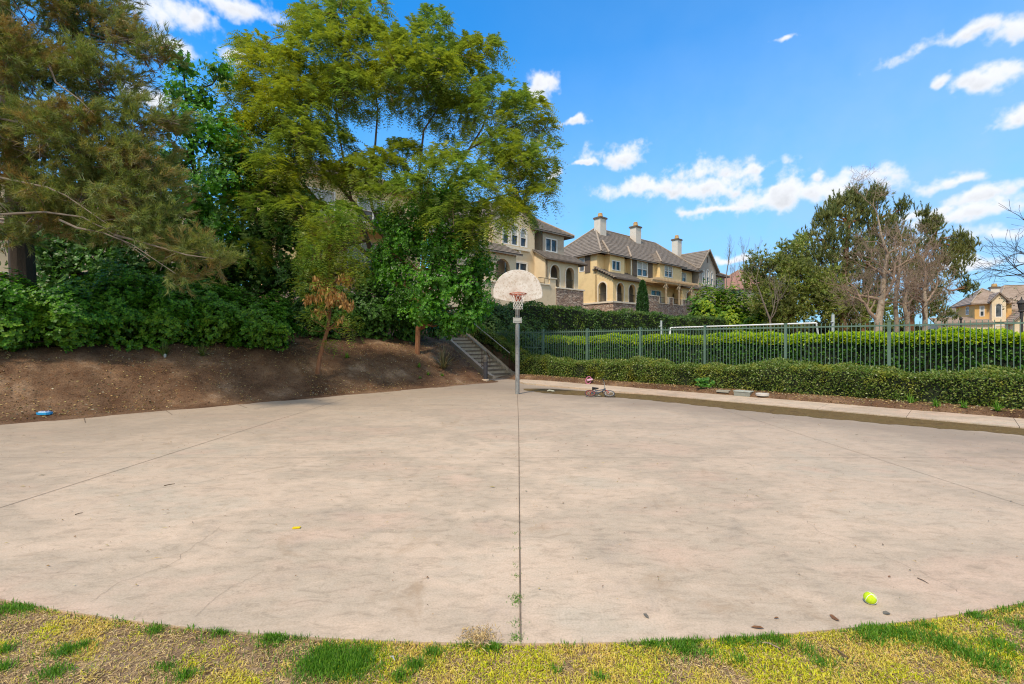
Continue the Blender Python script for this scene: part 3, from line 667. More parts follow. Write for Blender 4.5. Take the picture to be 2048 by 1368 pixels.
def chimney(fr, a, c, z0, zs, zp, parent, w=1.15, d=.95):
    m = MB(); m.add([fr.p(a + x * w / 2, c + y * d / 2, z) for z in (z0, zs) for x, y in ((-1, -1), (1, -1), (1, 1), (-1, 1))], [(0, 1, 5, 4), (1, 2, 6, 5), (2, 3, 7, 6), (3, 0, 4, 7), (4, 5, 6, 7)])
    o = m.build('chimney', MT['chimney'], parent)
    m = MB(); w2, d2 = w + .22, d + .22
    for (q, z1_, z2_) in ((0, zs - .14, zs), (-.1, zs, zs + .07)):
        m.add([fr.p(a + x * (w2 + q) / 2, c + y * (d2 + q) / 2, z) for z in (z1_, z2_) for x, y in ((-1, -1), (1, -1), (1, 1), (-1, 1))], [(0, 1, 5, 4), (1, 2, 6, 5), (2, 3, 7, 6), (3, 0, 4, 7), (4, 5, 6, 7), (3, 2, 1, 0)])
    m.build('chimney_cap', MT['wood'], o)
    m = MB(); m.lathe(fr.p(a, c, zs + .07), [(.32, 0), (.33, .12), (.27, .45), (.29, zp - zs - .12), (.24, zp - zs - .02)], 12); m.build('chimney_pot', MT['pot'], o)
    return o
def slab(mb, fr, a0, a1, c0, c1, z0, z1):
    if mb.split: mb = mb.sub()
    mb.add([fr.p(a, c, z) for z in (z0, z1) for a, c in ((a0, c0), (a1, c0), (a1, c1), (a0, c1))], [(0, 3, 2, 1), (4, 5, 6, 7), (0, 1, 5, 4), (1, 2, 6, 5), (2, 3, 7, 6), (3, 0, 4, 7)])

# ---- middle house (yellow, three storeys with two chimneys)
def house_middle():
    fr = Frame(10.77, 48.0, 50); p = fr.p
    h = thing('house', 'yellow stucco house with hipped tile roof, two tall chimneys and an arched corner porch', 'house', p(8, -5, 3), 'town houses along the hill')
    y = MB(); zd = 6.0
    # porch
    holes = [(.67, 1.88, zd, 8.0, True), (2.81, 4.05, zd, 8.0, True)]
    wall_face(y, fr, 'c', 0, 0, 4.75, zd, 8.35, holes, .3)
    ha = (-1.95, -.85, zd, 8.1, True)
    wall_face(y, fr, 'a', 0, -2.45, 0, zd, 8.4, [ha], .3, -1); y.quad(p(0, -2.45, 8.4), p(0, 0, 8.4), p(0, -.1, 8.45), p(0, -2.45, 9.6))
    wall_face(y, fr, 'a', 4.75, -2.17, 0, zd, 8.35, [], .3)
    y.quad(p(4.75, -2.17, 8.35), p(4.75, 0, 8.35), p(4.75, -.1, 8.4), p(4.75, -2.17, 9.5))
    # left end wall of the main body with the shuttered window
    wall_face(y, fr, 'a', 0, -10, -2.17, 3, 11.35, [(-4.75, -3.95, 9.6, 11.15, False)], .15, -1)
    # upper front
    up = 8.9
    wall_face(y, fr, 'c', -2.17, 0, 1.26, 8, 11.35); wall_face(y, fr, 'a', 1.26, -2.17, -1.37, 8, 11.35, [], .1, -1)
    wall_face(y, fr, 'c', -1.37, 1.26, 3.9, 8, 11.35, [(1.6, 3.12, 9.6, 10.72, False)], .15); wall_face(y, fr, 'a', 3.9, -2.17, -1.37, 8, 11.35)
    wall_face(y, fr, 'c', -2.17, 3.9, 5.36, 8, 11.35)
    wall_face(y, fr, 'a', 5.36, -2.17, -1.5, up, 11.35, [], .1, -1); wall_face(y, fr, 'c', -1.5, 5.36, 10.5, up, 11.35, [(6.55, 8.75, 9.45, 11.2, False)], .15)
    y.quad(p(5.36, -2.17, up), p(10.5, -2.17, up), p(10.5, -1.5, up), p(5.36, -1.5, up))
    wall_face(y, fr, 'a', 10.5, -1.5, -.9, up, 11.35, [], .1, -1); wall_face(y, fr, 'c', -.9, 10.5, 15.6, up, 11.4, [(11.5, 13.35, 9.7, 11.25, False)], .15); wall_face(y, fr, 'a', 15.6, -2.17, -.9, up, 11.4)
    y.quad(p(10.5, -2.17, up), p(15.6, -2.17, up), p(15.6, -.9, up), p(10.5, -.9, up))
    wall_face(y, fr, 'c', -2.17, 15.6, 20.6, 8, 11.35, [(17.3, 19.0, 9.75, 11.05, False)], .15)
    # patio back wall
    wall_face(y, fr, 'c', -2.17, 4.75, 15.6, zd, up, [(7.6, 8.25, 7.15, 8.1, False), (10.5, 12.8, zd, 8.15, False)], .2)
    # right-hand porch with two arches
    h2 = [(16.95, 18.15, 6.3, 8.3, True), (19.25, 20.45, 6.3, 8.3, True)]
    wall_face(y, fr, 'c', -1.0, 15.9, 21.0, zd, 8.75, h2, .3); wall_face(y, fr, 'a', 15.9, -2.17, -1.0, zd, 8.75, [], .1, -1); wall_face(y, fr, 'a', 21.0, -2.17, -1.0, zd, 8.75)
    y.quad(p(0, -10, 3), p(20.6, -10, 3), p(20.6, -10, 11.35), p(0, -10, 11.35)); y.quad(p(20.6, -10, 3), p(20.6, -2.17, 3), p(20.6, -2.17, 11.35), p(20.6, -10, 11.35))
    y.build('wall', MT['stucco_yellow'], h, fix=False)
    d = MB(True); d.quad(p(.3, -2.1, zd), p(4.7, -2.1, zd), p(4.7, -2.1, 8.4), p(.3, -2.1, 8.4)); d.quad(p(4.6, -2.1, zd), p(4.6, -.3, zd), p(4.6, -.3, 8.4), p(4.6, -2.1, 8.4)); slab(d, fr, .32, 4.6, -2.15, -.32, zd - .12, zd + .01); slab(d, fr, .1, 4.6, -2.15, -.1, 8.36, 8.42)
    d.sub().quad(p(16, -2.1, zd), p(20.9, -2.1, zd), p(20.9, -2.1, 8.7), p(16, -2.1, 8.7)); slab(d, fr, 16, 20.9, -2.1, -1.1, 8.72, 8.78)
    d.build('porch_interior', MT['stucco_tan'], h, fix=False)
    t = MB(True)
    for q in holes: arch_trim(t, fr, 'c', 0, q)
    arch_trim(t, fr, 'a', 0, ha)
    for q in h2: arch_trim(t, fr, 'c', -1.0, q)
    slab(t, fr, -.12, 4.9, -.1, .14, zd - .2, zd - .02); slab(t, fr, -.14, .0, -10, .14, zd - .2, zd - .02)
    slab(t, fr, 5.25, 5.42, -1.5, -1.42, up, 11.2)
    t.build('trim', MT['trim'], h)
    # stone base and patio wall with two railed openings
    s = MB(); wall_face(s, fr, 'c', .05, -.05, 4.8, 1.5, zd - .2); wall_face(s, fr, 'a', -.05, -10, .05, 1.5, zd - .2, [], .1, -1)
    for (a, b, z) in ((6.3, 9.6, 7.08), (9.6, 11.75, 6.25), (11.75, 12.7, 7.08), (12.7, 15.0, 6.25), (15.0, 20.9, 7.0)):
        slab(s, fr, a, b, -.75, -.45, 1.5, z)
    slab(s, fr, 4.8, 6.3, -.75, -.45, 1.5, 6.0)
    s.build('stone_base', MT['stone'], h)
    t = MB()
    for (a, b, z) in ((6.3, 9.6, 7.08), (9.6, 11.75, 6.25), (11.75, 12.7, 7.08), (12.7, 15.0, 6.25), (15.0, 20.9, 7.0)): slab(t, fr, a - .05, b + .05, -.82, -.38, z, z + .09)
    for a in (9.6, 11.75, 12.7, 15.0): slab(t, fr, a - .09, a + .09, -.8, -.40, 6.25, 7.08)
    t.build('wall_coping', MT['trim'], h)
    i = MB(); railing(i, fr, 'c', -.6, 9.7, 11.65, 6.35, 7.05); railing(i, fr, 'c', -.6, 12.8, 14.9, 6.35, 7.05)
    for q in holes: railing(i, fr, 'c', -.15, q[0], q[1], zd, 6.85)
    for q in h2: railing(i, fr, 'c', -1.15, q[0], q[1], 6.3, 7.1)
    railing(i, fr, 'a', .15, ha[0], ha[1], zd, 6.85); i.build('railing', MT['iron'], h)
    window(fr, 'a', 0, -4.75, -3.95, 9.6, 11.15, h, rail=.5, mull=0); window(fr, 'c', -1.37, 1.6, 3.12, 9.6, 10.72, h, rail=0, blind=False)
    window(fr, 'c', -1.5, 6.55, 8.75, 9.45, 11.2, h); window(fr, 'c', -.9, 11.5, 13.35, 9.7, 11.25, h, grid=2); window(fr, 'c', -2.17, 17.3, 19.0, 9.75, 11.05, h, rail=0)
    window(fr, 'c', -2.17, 7.6, 8.25, 7.15, 8.1, h, mull=1, rail=.5, blind=False)
    window(fr, 'c', -2.17, 10.5, 12.8, zd, 8.15, h, mull=1, rail=0, grid=2, blind=False)
    for (a, b, z0, z1, c) in ((5.6, 6.45, 9.3, 11.3, -1.5), (8.85, 9.75, 9.3, 11.3, -1.5)):
        m = MB(); slab(m, fr, a, b, c, c + .06, z0, z1)
        for zz in (z0 + .25, z1 - .25): slab(m, fr, a, b, c + .06, c + .09, zz - .07, zz + .07)
        m.build('shutter', MT['wood'], h)
    m = MB(); m.add([p(x, c, z) for x in (-.07, 0) for c, z in ((-3.85, 9.4), (-3.1, 9.4), (-3.1, 11.3), (-3.85, 11.3))], [(0, 1, 2, 3), (0, 1, 5, 4), (1, 2, 6, 5), (2, 3, 7, 6), (3, 0, 4, 7)]); m.build('shutter', MT['wood'], h)
    # roofs
    rf = hip_roof(fr, 0, 21.4, -10, -2.17 + .5, 11.4, 15.5, h)
    m = MB(); roof_slope(m, [p(-.25, .45, 8.42), p(5.3, .45, 8.42), p(5.3, -2.17, 9.75), p(-.25, -2.17, 9.75)], .33); roof_slope(m, [p(-.25, -2.17, 9.75), p(-.25, -2.6, 9.62), p(.1, -2.6, 9.62), p(.1, -2.17, 9.75)], .3); m.build('porch_roof', MT['roof'], h)
    m = MB(); 
    for k in range(9): t_ = k / 8; m.boxm(Matrix.Translation(p(-.27, .45 - 2.62 * t_, 8.5 + 1.33 * t_)) @ Matrix.Rotation(-R(50) + R(90), 4, 'Z'), .3, .3, .13)
    m.build('rake_tiles', MT['ridge'], h)
    m = MB(); roof_slope(m, [p(15.6, -.55, 8.85), p(21.5, -.55, 8.85), p(21.5, -2.17, 9.65), p(15.6, -2.17, 9.65)], .33); m.build('porch_roof', MT['roof'], h)
    # projecting hip over bays
    for (a, b, c1, zt, ln) in ((1.0, 4.2, -1.37, 12.6, 1.9), (5.2, 10.6, -1.5, 14.1, 3.4), (10.5, 15.9, -.9, 13.6, 3.0)):
        m = MB(); am = (a + b) / 2; hw = (b - a) / 2; zt = 11.38 + min(hw, 2.2) * .87
        roof_slope(m, [p(a - .35, c1 + .4, 11.33), p(b + .35, c1 + .4, 11.33), p(b - hw * .75, c1 - 1.8, 13.2), p(a + hw * .75, c1 - 1.8, 13.2)])
        roof_slope(m, [p(a - .35, c1 + .4, 11.33), p(a + hw * .75, c1 - 1.8, 13.2), p(a - .35, c1 - 2.2, 11.9)])
        o = m.build('bay_roof', MT['roof'], h); m = MB(); m.tube([p(a - .35, c1 + .4, 11.42), p(a + hw * .75, c1 - 1.8, 13.3)], .1, 6); m.build('ridge_tiles', MT['ridge'], o)
    gutter(fr, [(-.3, .5, 8.38), (5.3, .5, 8.38)], h)
    m = MB(); m.tube([p(4.9, .05, 8.3), p(4.9, .05, 6.1)], .05, 6); m.sub().tube([p(4.6, -2.1, 11.2), p(4.6, -2.1, 9.4)], .05, 6); m.build('downpipe', MT['wood'], h)
    chimney(fr, 4.2, -5.1, 12.8, 16.6, 17.15, h); chimney(fr, 11.6, -5.2, 13, 16.75, 17.35, h)
    # pergola
    m = MB()
    for a in (10.0, 13.0, 16.0): m.beam(p(a, .2, 6.2), p(a, .2, 8.7), .2, .2); m.beam(p(a - .5, .2, 8.1), p(a, .2, 8.7), .12, .1); m.beam(p(a + .5, .2, 8.1), p(a, .2, 8.7), .12, .1)
    m.beam(p(7.0, .2, 8.8), p(16.6, .2, 8.8), .14, .24); m.beam(p(7.0, -1.8, 8.8), p(16.6, -1.8, 8.8), .14, .24)
    for k in range(30): a = 7.2 + k * .32; m.beam(p(a, -2.1, 9.0), p(a, .9, 9.0), .07, .16)
    m.build('pergola', MT['pergola'], h)

# ---- grey gabled house at the right end of the row
def house_grey():
    fr = Frame(10.77, 48.0, 50); p = fr.p
    h = thing('house', 'grey stucco gabled house with three narrow arched windows at the right end of the row', 'house', p(25, -5, 3), 'town houses along the hill')
    y = MB(); a0, a1, am = 21.1, 26.0, 23.5; c = -1.4
    ws = [(22.0, 22.75, 9.75, 11.75, True), (23.2, 24.0, 9.75, 11.95, True), (24.45, 25.2, 9.75, 11.75, True)]
    wall_face(y, fr, 'c', c, a0, a1, 8.7, 12.15, ws, .15); y.add([p(a0, c, 12.15), p(a1, c, 12.15), p(am, c, 14.5)], [(0, 1, 2)])
    wall_face(y, fr, 'a', a0, -10, c, 3, 12.15, [], .1, -1); wall_face(y, fr, 'a', a1, -10, c, 3, 12.15)
    wall_face(y, fr, 'c', c, a0, a1, 3, 8.7)
    wall_face(y, fr, 'c', -2.4, a1, 31.0, 3, 11.6, [(27.2, 28.6, 9.8, 11.1, False)], .15); wall_face(y, fr, 'a', 31.0, -10, -2.4, 3, 11.6)
    y.build('wall', MT['stucco_grey'], h, fix=False)
    for q in ws: window(fr, 'c', c, *q[:4], h, arch=True, mull=0)
    window(fr, 'c', -2.4, 27.2, 28.6, 9.8, 11.1, h, rail=0, blind=False)
    t = MB(); slab(t, fr, 21.8, 25.4, c, c + .12, 9.5, 9.68); t.build('sill', MT['trim'], h)
    v = MB(); slab(v, fr, 23.35, 23.65, c, c + .04, 12.9, 13.7); v.build('vent', MT['wood'], h)
    m = MB(); e = .45; zs = 11.75
    roof_slope(m, [p(a0 - e, c + .35, zs), p(am, c + .35, 14.7), p(am, -10, 14.7), p(a0 - e, -10, zs)]); roof_slope(m, [p(a1 + e, c + .35, zs), p(am, c + .35, 14.7), p(am, -10, 14.7), p(a1 + e, -10, zs)])
    m.build('roof', MT['roof'], h); hip_roof(fr, 25.5, 31, -9, -2.2, 11.65, 13.6, h, hipl=False)
    m = MB(); m.beam(p(a0 - e, c + .36, zs), p(am, c + .36, 14.72), .08, .2); m.beam(p(a1 + e, c + .36, zs), p(am, c + .36, 14.72), .08, .2); m.build('bargeboard', MT['ridge'], h)
    chimney(fr, 22.9, -5.8, 13.2, 16.85, 17.45, h)
    m = MB(); roof_slope(m, [p(26, -.4, 8.9), p(32, -.4, 8.9), p(32, -2.4, 9.8), p(26, -2.4, 9.8)], .33); m.build('porch_roof', MT['roof'], h)
    m = MB(); wall_face(m, fr, 'c', -.8, 26.1, 31.2, 4, 8.9); wall_face(m, fr, 'a', 31.2, -2.4, -.8, 4, 8.9); m.build('porch_wall', MT['stucco_yellow'], h, fix=False)
    s = MB(); slab(s, fr, 20.9, 26.5, -1.2, -.7, 1.5, 6.6); s.build('stone_base', MT['stone'], h)

# ---- near house behind the backboard
def house_near():
    fr = Frame(4.153, 42.0, 50); p = fr.p
    h = thing('house', 'cream gabled house with three tall arched windows behind the basketball backboard', 'house', p(-2, -5, 3), 'town houses along the hill')
    zd = 6.72
    y = MB(); hs = [(-.78, .38, zd, 8.75, True), (1.25, 2.41, zd, 8.72, True)]
    wall_face(y, fr, 'c', 0, -1.47, 3.0, zd, 9.15, hs, .3)
    wall_face(y, fr, 'a', -1.47, -1.43, 0, zd, 9.15, [], .1, -1); y.add([p(-1.47, -1.43, 9.15), p(-1.47, 0, 9.15), p(-1.47, -1.43, 10.2)], [(0, 1, 2)])
    wall_face(y, fr, 'a', 3.0, -3, 0, zd, 9.15); y.add([p(3.0, -1.43, 9.15), p(3.0, 0, 9.15), p(3.0, -1.43, 10.2)], [(0, 1, 2)])
    # terrace wall
    wall_face(y, fr, 'c', .08, -14, -2.35, 2, 6.5); wall_face(y, fr, 'c', .08, -2.35, -.97, 2, 6.78); wall_face(y, fr, 'c', .08, -.97, -.14, 2, 7.4); slab(y, fr, -.97, -.14, -.25, .079, 6.5, 7.4)
    # left porch wing
    wall_face(y, fr, 'c', 0, -11, -4.95, 6.5, 9.05, [(-9.7, -8.3, 6.5, 8.6, True), (-7.2, -5.65, 6.5, 8.6, True)], .3); wall_face(y, fr, 'a', -4.95, -1.43, 0, 6.5, 9.05)
    y.build('wall', MT['stucco_cream'], h, fix=False)
    g = MB(); c = -1.43; a0, a1, am = -6.4, -1.47, -3.95
    ws = [(-5.33, -4.56, 10.27, 12.0, True), (-4.32, -3.5, 10.27, 12.2, True), (-3.26, -2.46, 10.27, 12.0, True)]
    wall_face(g, fr, 'c', c, a0, a1, 9.4, 12.62, ws, .15); g.add([p(a0, c, 12.62), p(a1, c, 12.62), p(am, c, 14.7)], [(0, 1, 2)])
    wall_face(g, fr, 'c', c, a0, a1, 6.5, 9.4, [(-5.15, -4.56, 7.5, 8.85, False), (-4.2, -2.4, 6.72, 8.85, False)], .15)
    wall_face(g, fr, 'a', a0, -10, c, 3, 12.62, [], .1, -1); wall_face(g, fr, 'a', a1, -2.6, c, 9, 12.62)
    g.build('gable_wall', MT['stucco_cream'], h, fix=False)
    g = MB(); wall_face(g, fr, 'c', -2.5, a1, 3.3, 6.7, 12.1); wall_face(g, fr, 'a', -.45, -2.5, -1.43, 9.3, 12.1, [], .1, -1); wall_face(g, fr, 'c', -1.43, -.45, 2.5, 9.3, 12.1, [(-.05, 1.55, 10.3, 11.6, False)], .18); wall_face(g, fr, 'a', 2.5, -2.5, -1.43, 9.3, 12.1); wall_face(g, fr, 'a', 3.3, -10, -2.5, 3, 12.1)
    wall_face(g.sub(), fr, 'c', -2.5, -12, a0, 6.5, 12.1); g.build('set_back_wall', MT['stucco_tan'], h, fix=False)
    t = MB(True)
    for q in hs: arch_trim(t, fr, 'c', 0, q)
    for q in ws: arch_trim(t, fr, 'c', c, q, .1, .04)
    slab(t, fr, -5.6, -2.2, c, c + .22, 9.9, 10.12)
    for a in (-4.4, -3.4): slab(t, fr, a - .12, a + .12, c, c + .15, 9.6, 9.9)
    slab(t, fr, -.2, 3.75, -.1, .22, zd - .14, zd - .01); slab(t, fr, -14, -2.3, -.2, .18, 6.5, 6.64); slab(t, fr, -2.4, -.97, -.2, .18, 6.78, 6.88); slab(t, fr, -1.05, -.06, -.3, .16, 7.4, 7.52)
    arch_trim(t, fr, 'c', c, (-4.2, -2.4, 6.72, 8.85, False), .12, .04); arch_trim(t, fr, 'c', c, (-5.15, -4.56, 7.5, 8.85, False), .1, .04)
    t.build('trim', MT['trim'], h)
    s = MB(); slab(s, fr, -.12, 3.65, -6, .12, 1.5, zd - .14); s.build('stone_base', MT['stone'], h)
    for q in ws: window(fr, 'c', c, *q[:4], h, arch=True, mull=0)
    window(fr, 'c', c, -5.15, -4.56, 7.5, 8.85, h, mull=0); window(fr, 'c', c, -4.2, -2.4, 6.72, 8.85, h, rail=0, blind=False); window(fr, 'c', -1.43, -.05, 1.55, 10.3, 11.6, h, rail=0, blind=False)
    i = MB(); railing(i, fr, 'c', -.02, -2.3, -1.0, 6.9, 7.42)
    for q in hs: railing(i, fr, 'c', -.15, q[0], q[1], zd, 7.55)
    railing(i, fr, 'c', -.15, -9.7, -8.3, 6.55, 7.4); railing(i, fr, 'c', -.15, -7.2, -5.65, 6.55, 7.4); i.build('railing', MT['iron'], h)
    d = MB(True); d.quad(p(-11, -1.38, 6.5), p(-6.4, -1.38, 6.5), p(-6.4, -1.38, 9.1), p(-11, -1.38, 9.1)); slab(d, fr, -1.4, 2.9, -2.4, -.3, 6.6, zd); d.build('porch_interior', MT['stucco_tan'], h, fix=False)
    v = MB(); slab(v, fr, am - .18, am + .18, c, c + .04, 13.4, 14.1); v.build('vent', MT['wood'], h)
    m = MB(); e = .3; zs = 12.42
    for (ax) in (a0 - e, a1 + e): roof_slope(m, [p(ax, c + .3, zs), p(am, c + .3, 14.9), p(am, -9, 14.9), p(ax, -9, zs)])
    m.build('roof', MT['roof'], h)
    m = MB(); m.beam(p(a0 - e, c + .31, zs), p(am, c + .31, 14.92), .08, .16); m.beam(p(a1 + e, c + .31, zs), p(am, c + .31, 14.92), .08, .16); m.build('bargeboard', MT['wood'], h)
    hip_roof(fr, -1.6, 3.2, -9, -1.5, 12.15, 14.9, h, hipl=False); hip_roof(fr, -13, -6.3, -9, -2.4, 12.1, 14.6, h, hipl=True, hipr=False)
    m = MB(); roof_slope(m, [p(-1.75, .4, 9.2), p(3.9, .4, 9.2), p(3.9, -1.43, 10.25), p(-1.75, -1.43, 10.25)], .33); roof_slope(m, [p(3.9, .4, 9.2), p(3.9, -1.43, 10.25), p(3.9, -3, 9.2)], .33); m.build('porch_roof', MT['roof'], h)
    m = MB(); roof_slope(m, [p(-12, .4, 9.1), p(-4.5, .4, 9.1), p(-5.3, -1.43, 10.2), p(-12, -1.43, 10.2)], .33); m.build('porch_roof', MT['roof'], h)
    gutter(fr, [(-1.8, .45, 9.15), (3.9, .45, 9.15)], h); m = MB(); m.tube([p(-1.3, .06, 9.1), p(-1.3, .06, 7.5)], .05, 6); m.sub().tube([p(-.5, -1.4, 12.1), p(-.5, -1.4, 10.2)], .05, 6); m.build('downpipe', MT['wood'], h)

# ---- house standing behind the feathery tree, and its stone-based neighbour further left
def house_far_left():
    for (ox, oy, lab, s) in ((-6.9, 32.8, 'yellow house glimpsed behind the crown of the feathery tree', 0), (-17.5, 24.5, 'pale house glimpsed between the shrubs and the pine at the left', 1)):
        fr = Frame(ox, oy, 50); p = fr.p
        h = thing('house', lab, 'house', p(-4, -4, 3), 'town houses along the hill')
        zt = 12.6 if s == 0 else 7.2; y = MB()
        wall_face(y, fr, 'c', -1.4, -9, 1, 3, 9.4, [(-7.5, -6.2, 6.6, 8.6, False), (-4.6, -2.6, 6.3, 8.6, False)] if s == 0 else [], .2)
        if s == 0: wall_face(y, fr, 'c', -1.4, -9, 1, 9.4, zt, [(-7.2, -5.4, 10, 11.7, False), (-3.9, -1.6, 10, 11.8, False)], .2)
        wall_face(y, fr, 'a', -9, -10, -1.4, 2, zt, [], .1, -1); wall_face(y, fr, 'a', 1, -10, -1.4, 2, zt)
        y.build('wall', MT['stucco_yellow' if s == 0 else 'stucco_cream'], h, fix=False)
        if s == 0:
            window(fr, 'c', -1.4, -7.2, -5.4, 10, 11.7, h); window(fr, 'c', -1.4, -3.9, -1.6, 10, 11.8, h); window(fr, 'c', -1.4, -4.6, -2.6, 6.3, 8.6, h, rail=0); window(fr, 'c', -1.4, -7.5, -6.2, 6.6, 8.6, h, rail=0)
            hip_roof(fr, -9, 1, -10, -1.4, 12.6, 15.2, h, mat='roof_light')
            m = MB(); roof_slope(m, [p(-9.3, .6, 9.2), p(1.3, .6, 9.2), p(1.3, -1.4, 10), p(-9.3, -1.4, 10)], .33); m.build('porch_roof', MT['roof_light'], h)
        else: hip_roof(fr, -9, 1, -10, -1.4, 7.2, 9.4, h, mat='roof_light')
        m = MB(); slab(m, fr, -10, 6.5, -.4, 0, 1.2, 5.9 if s == 0 else 4.6); m.build('stone_base', MT['stone'], h)
        t = MB(); slab(t, fr, -10, 6.5, -.5, .1, 5.9 if s == 0 else 4.6, 6.05 if s == 0 else 4.75); t.build('wall_coping', MT['trim'], h)

def house_pink():
    fr = Frame(48, 84, 62); p = fr.p; h = thing('house', 'distant house with pinkish tile roof right of the grey gabled house', 'house', p(0, 0, 3))
    y = MB(); slab(y, fr, -7, 7, -9, 0, 3, 11.2); y.build('wall', MT['stucco_tan'], h); hip_roof(fr, -7, 7, -9, 0, 11.2, 15.4, h, mat='roof_pink')
    w = MB(); slab(w, fr, -1, 1, 0, .08, 8, 9.8); w.build('window', MT['glass'], h)

def house_orange():
    fr = Frame(65.8, 64.0, 120); p = fr.p; z0 = 0
    h = thing('house', 'small orange stucco house with tan tile roof and arched window bay at the far right', 'house', p(0, 0, 0))
    n = MB(); wall_face(n, fr, 'a', 0, -7.5, 0, z0, 7.0, [(-3.3, -2.1, 5.6, 6.8, False)], .15, -1); n.build('side_wall', MT['stucco_orange'], h, fix=False)
    n = MB(); wall_face(n, fr, 'c', 0, 0, 3.7, z0, 7.0, [(.5, 1.0, 5.2, 6.7, False)], .15); wall_face(n, fr, 'a', 3.7, -7.5, 0, z0, 7.0); n.build('wall', MT['stucco_orange'], h, fix=False)
    n = MB(); wall_face(n, fr, 'c', .8, 1.5, 2.9, 4.4, 7.4, [(1.85, 2.55, 5.0, 6.9, True)], .2); wall_face(n, fr, 'a', 1.5, 0, .8, 4.4, 7.4, [], .1, -1); wall_face(n, fr, 'a', 2.9, 0, .8, 4.4, 7.4); n.add([p(1.5, .8, 7.4), p(2.9, .8, 7.4), p(2.2, .8, 8.3)], [(0, 1, 2)]); n.quad(p(1.5, 0, 4.4), p(2.9, 0, 4.4), p(2.9, .8, 4.4), p(1.5, .8, 4.4)); n.build('bay_wall', MT['stucco_cream'], h, fix=False)
    n = MB(True); slab(n, fr, -4.2, 1.4, -6, 1.2, z0, 4.3); slab(n, fr, 1.4, 3.0, .3, 1.4, z0, 4.2); slab(n, fr, 3.0, 5.2, 0, 3.0, z0, 4.2); n.build('porch_wall', MT['stucco_cream'], h)
    n = MB(); n.prism([p(3.0, 3.0, 4.2), p(5.2, 3.0, 4.2), p(4.1, 3.0, 5.7)], p(0, -2.9, 0) - p(0, 0, 0)); n.build('gable_wall', MT['stucco_cream'], h)
    window(fr, 'a', 0, -3.3, -2.1, 5.6, 6.8, h, blind=False); window(fr, 'c', .7, 1.85, 2.55, 5.0, 6.9, h, arch=True, mull=0, rail=0, blind=False); window(fr, 'c', 0, .5, 1.0, 5.2, 6.7, h, mull=0)
    window(fr, 'c', 3.03, 3.5, 4.7, 1.2, 3.9, h, arch=True, mull=1, rail=0, blind=False); window(fr, 'c', 1.42, 1.6, 2.8, .6, 3.9, h, mull=1, rail=0, blind=False)
    hip_roof(fr, 0, 3.7, -7.5, 0, 7.05, 9.4, h, mat='roof_light', ov=.5)
    m = MB(); roof_slope(m, [p(2.2, 1.1, 8.5), p(1.2, 1.1, 7.2), p(1.2, -2.0, 7.2), p(2.2, -2.0, 8.5)]); roof_slope(m, [p(2.2, 1.1, 8.5), p(3.2, 1.1, 7.2), p(3.2, -2.0, 7.2), p(2.2, -2.0, 8.5)]); m.build('bay_roof', MT['roof_light'], h)
    m = MB(); roof_slope(m, [p(4.1, 3.4, 6.0), p(2.6, 3.4, 4.1), p(2.6, -.1, 4.1), p(4.1, -.1, 6.0)]); roof_slope(m, [p(4.1, 3.4, 6.0), p(5.6, 3.4, 4.1), p(5.6, -.1, 4.1), p(4.1, -.1, 6.0)]); m.build('porch_roof', MT['roof_light'], h)
    m = MB(); roof_slope(m, [p(-4.6, 1.6, 4.3), p(1.5, 1.6, 4.3), p(1.5, -1.2, 5.2), p(-4.6, -1.2, 5.2)]); m.build('porch_roof', MT['roof_light'], h)
    chimney(fr, 2.9, -3.0, 7.6, 9.5, 9.75, h, w=.9, d=.7)
def house_right():
    fr = Frame(86, 80, 100); p = fr.p; h = thing('house', 'pale stucco house with wide tan roof cut off by the right edge', 'house', p(0, 0, 0))
    n = MB(); slab(n, fr, 0, 22, -12, 0, 0, 7.3); n.build('wall', MT['stucco_cream'], h); n = MB(); slab(n, fr, -1, 9, 0, 3, 0, 4.8); n.build('porch_wall', MT['stucco_cream'], h); hip_roof(fr, 0, 22, -12, 0, 7.4, 12.2, h, mat='roof_light')
    m = MB(); roof_slope(m, [p(-1.5, 3.5, 4.8), p(9.5, 3.5, 4.8), p(9.5, 0, 6.2), p(-.2, 0, 6.2)]); m.build('porch_roof', MT['roof_light'], h)
    m = MB(); slab(m, fr, 1, 2.6, 3.0, 3.08, 1.5, 3.6); m.build('window', MT['glass'], h)
for f_ in (house_middle, house_grey, house_near, house_far_left, house_pink, house_orange, house_right): f_()

# ------------------------------------------------------------------ fence
def fence():
    # straight run: post k at uv(.35 - 2.4 k, 21.8)
    base = uv(-10, 21.75); f = thing('fence', 'green painted metal picket fence between the two clipped hedges', 'fence', (base[0], base[1], .1))
    pm = MB(); ks = range(-3, 9)
    def P(s): # s metres along from the corner post, + towards the right
        x, y = 1.41 + .712 * s, 20.3 - .702 * s; return x, y
    for k in range(-3, 9):
        s = 2.4 * k; x, y = P(s); g = H1(x, y); top = 2.13
        m = MB(); m.box((x, y, (g + top) / 2), .07, .07, top - g, R(-45)); m.box((x, y, top + .012), .085, .085, .022, R(-45)); m.build('post', MT['fence'], f)
        if k == 8: break
        m = MB(); x1, y1 = P(s + 2.4); g1 = H1(x1, y1)
        for z in (2.02, max(g, g1) + .18): m.beam((x, y, z), (x1, y1, z), .035, .04)
        for j in range(1, 24):
            xx, yy = P(s + j * .1); gg = H1(xx, yy); m.box((xx, yy, (gg + .06 + 2.11) / 2), .016, .016, 2.11 - gg - .06, R(-45))
        m.build('fence_panel', MT['fence'], f)
fence()

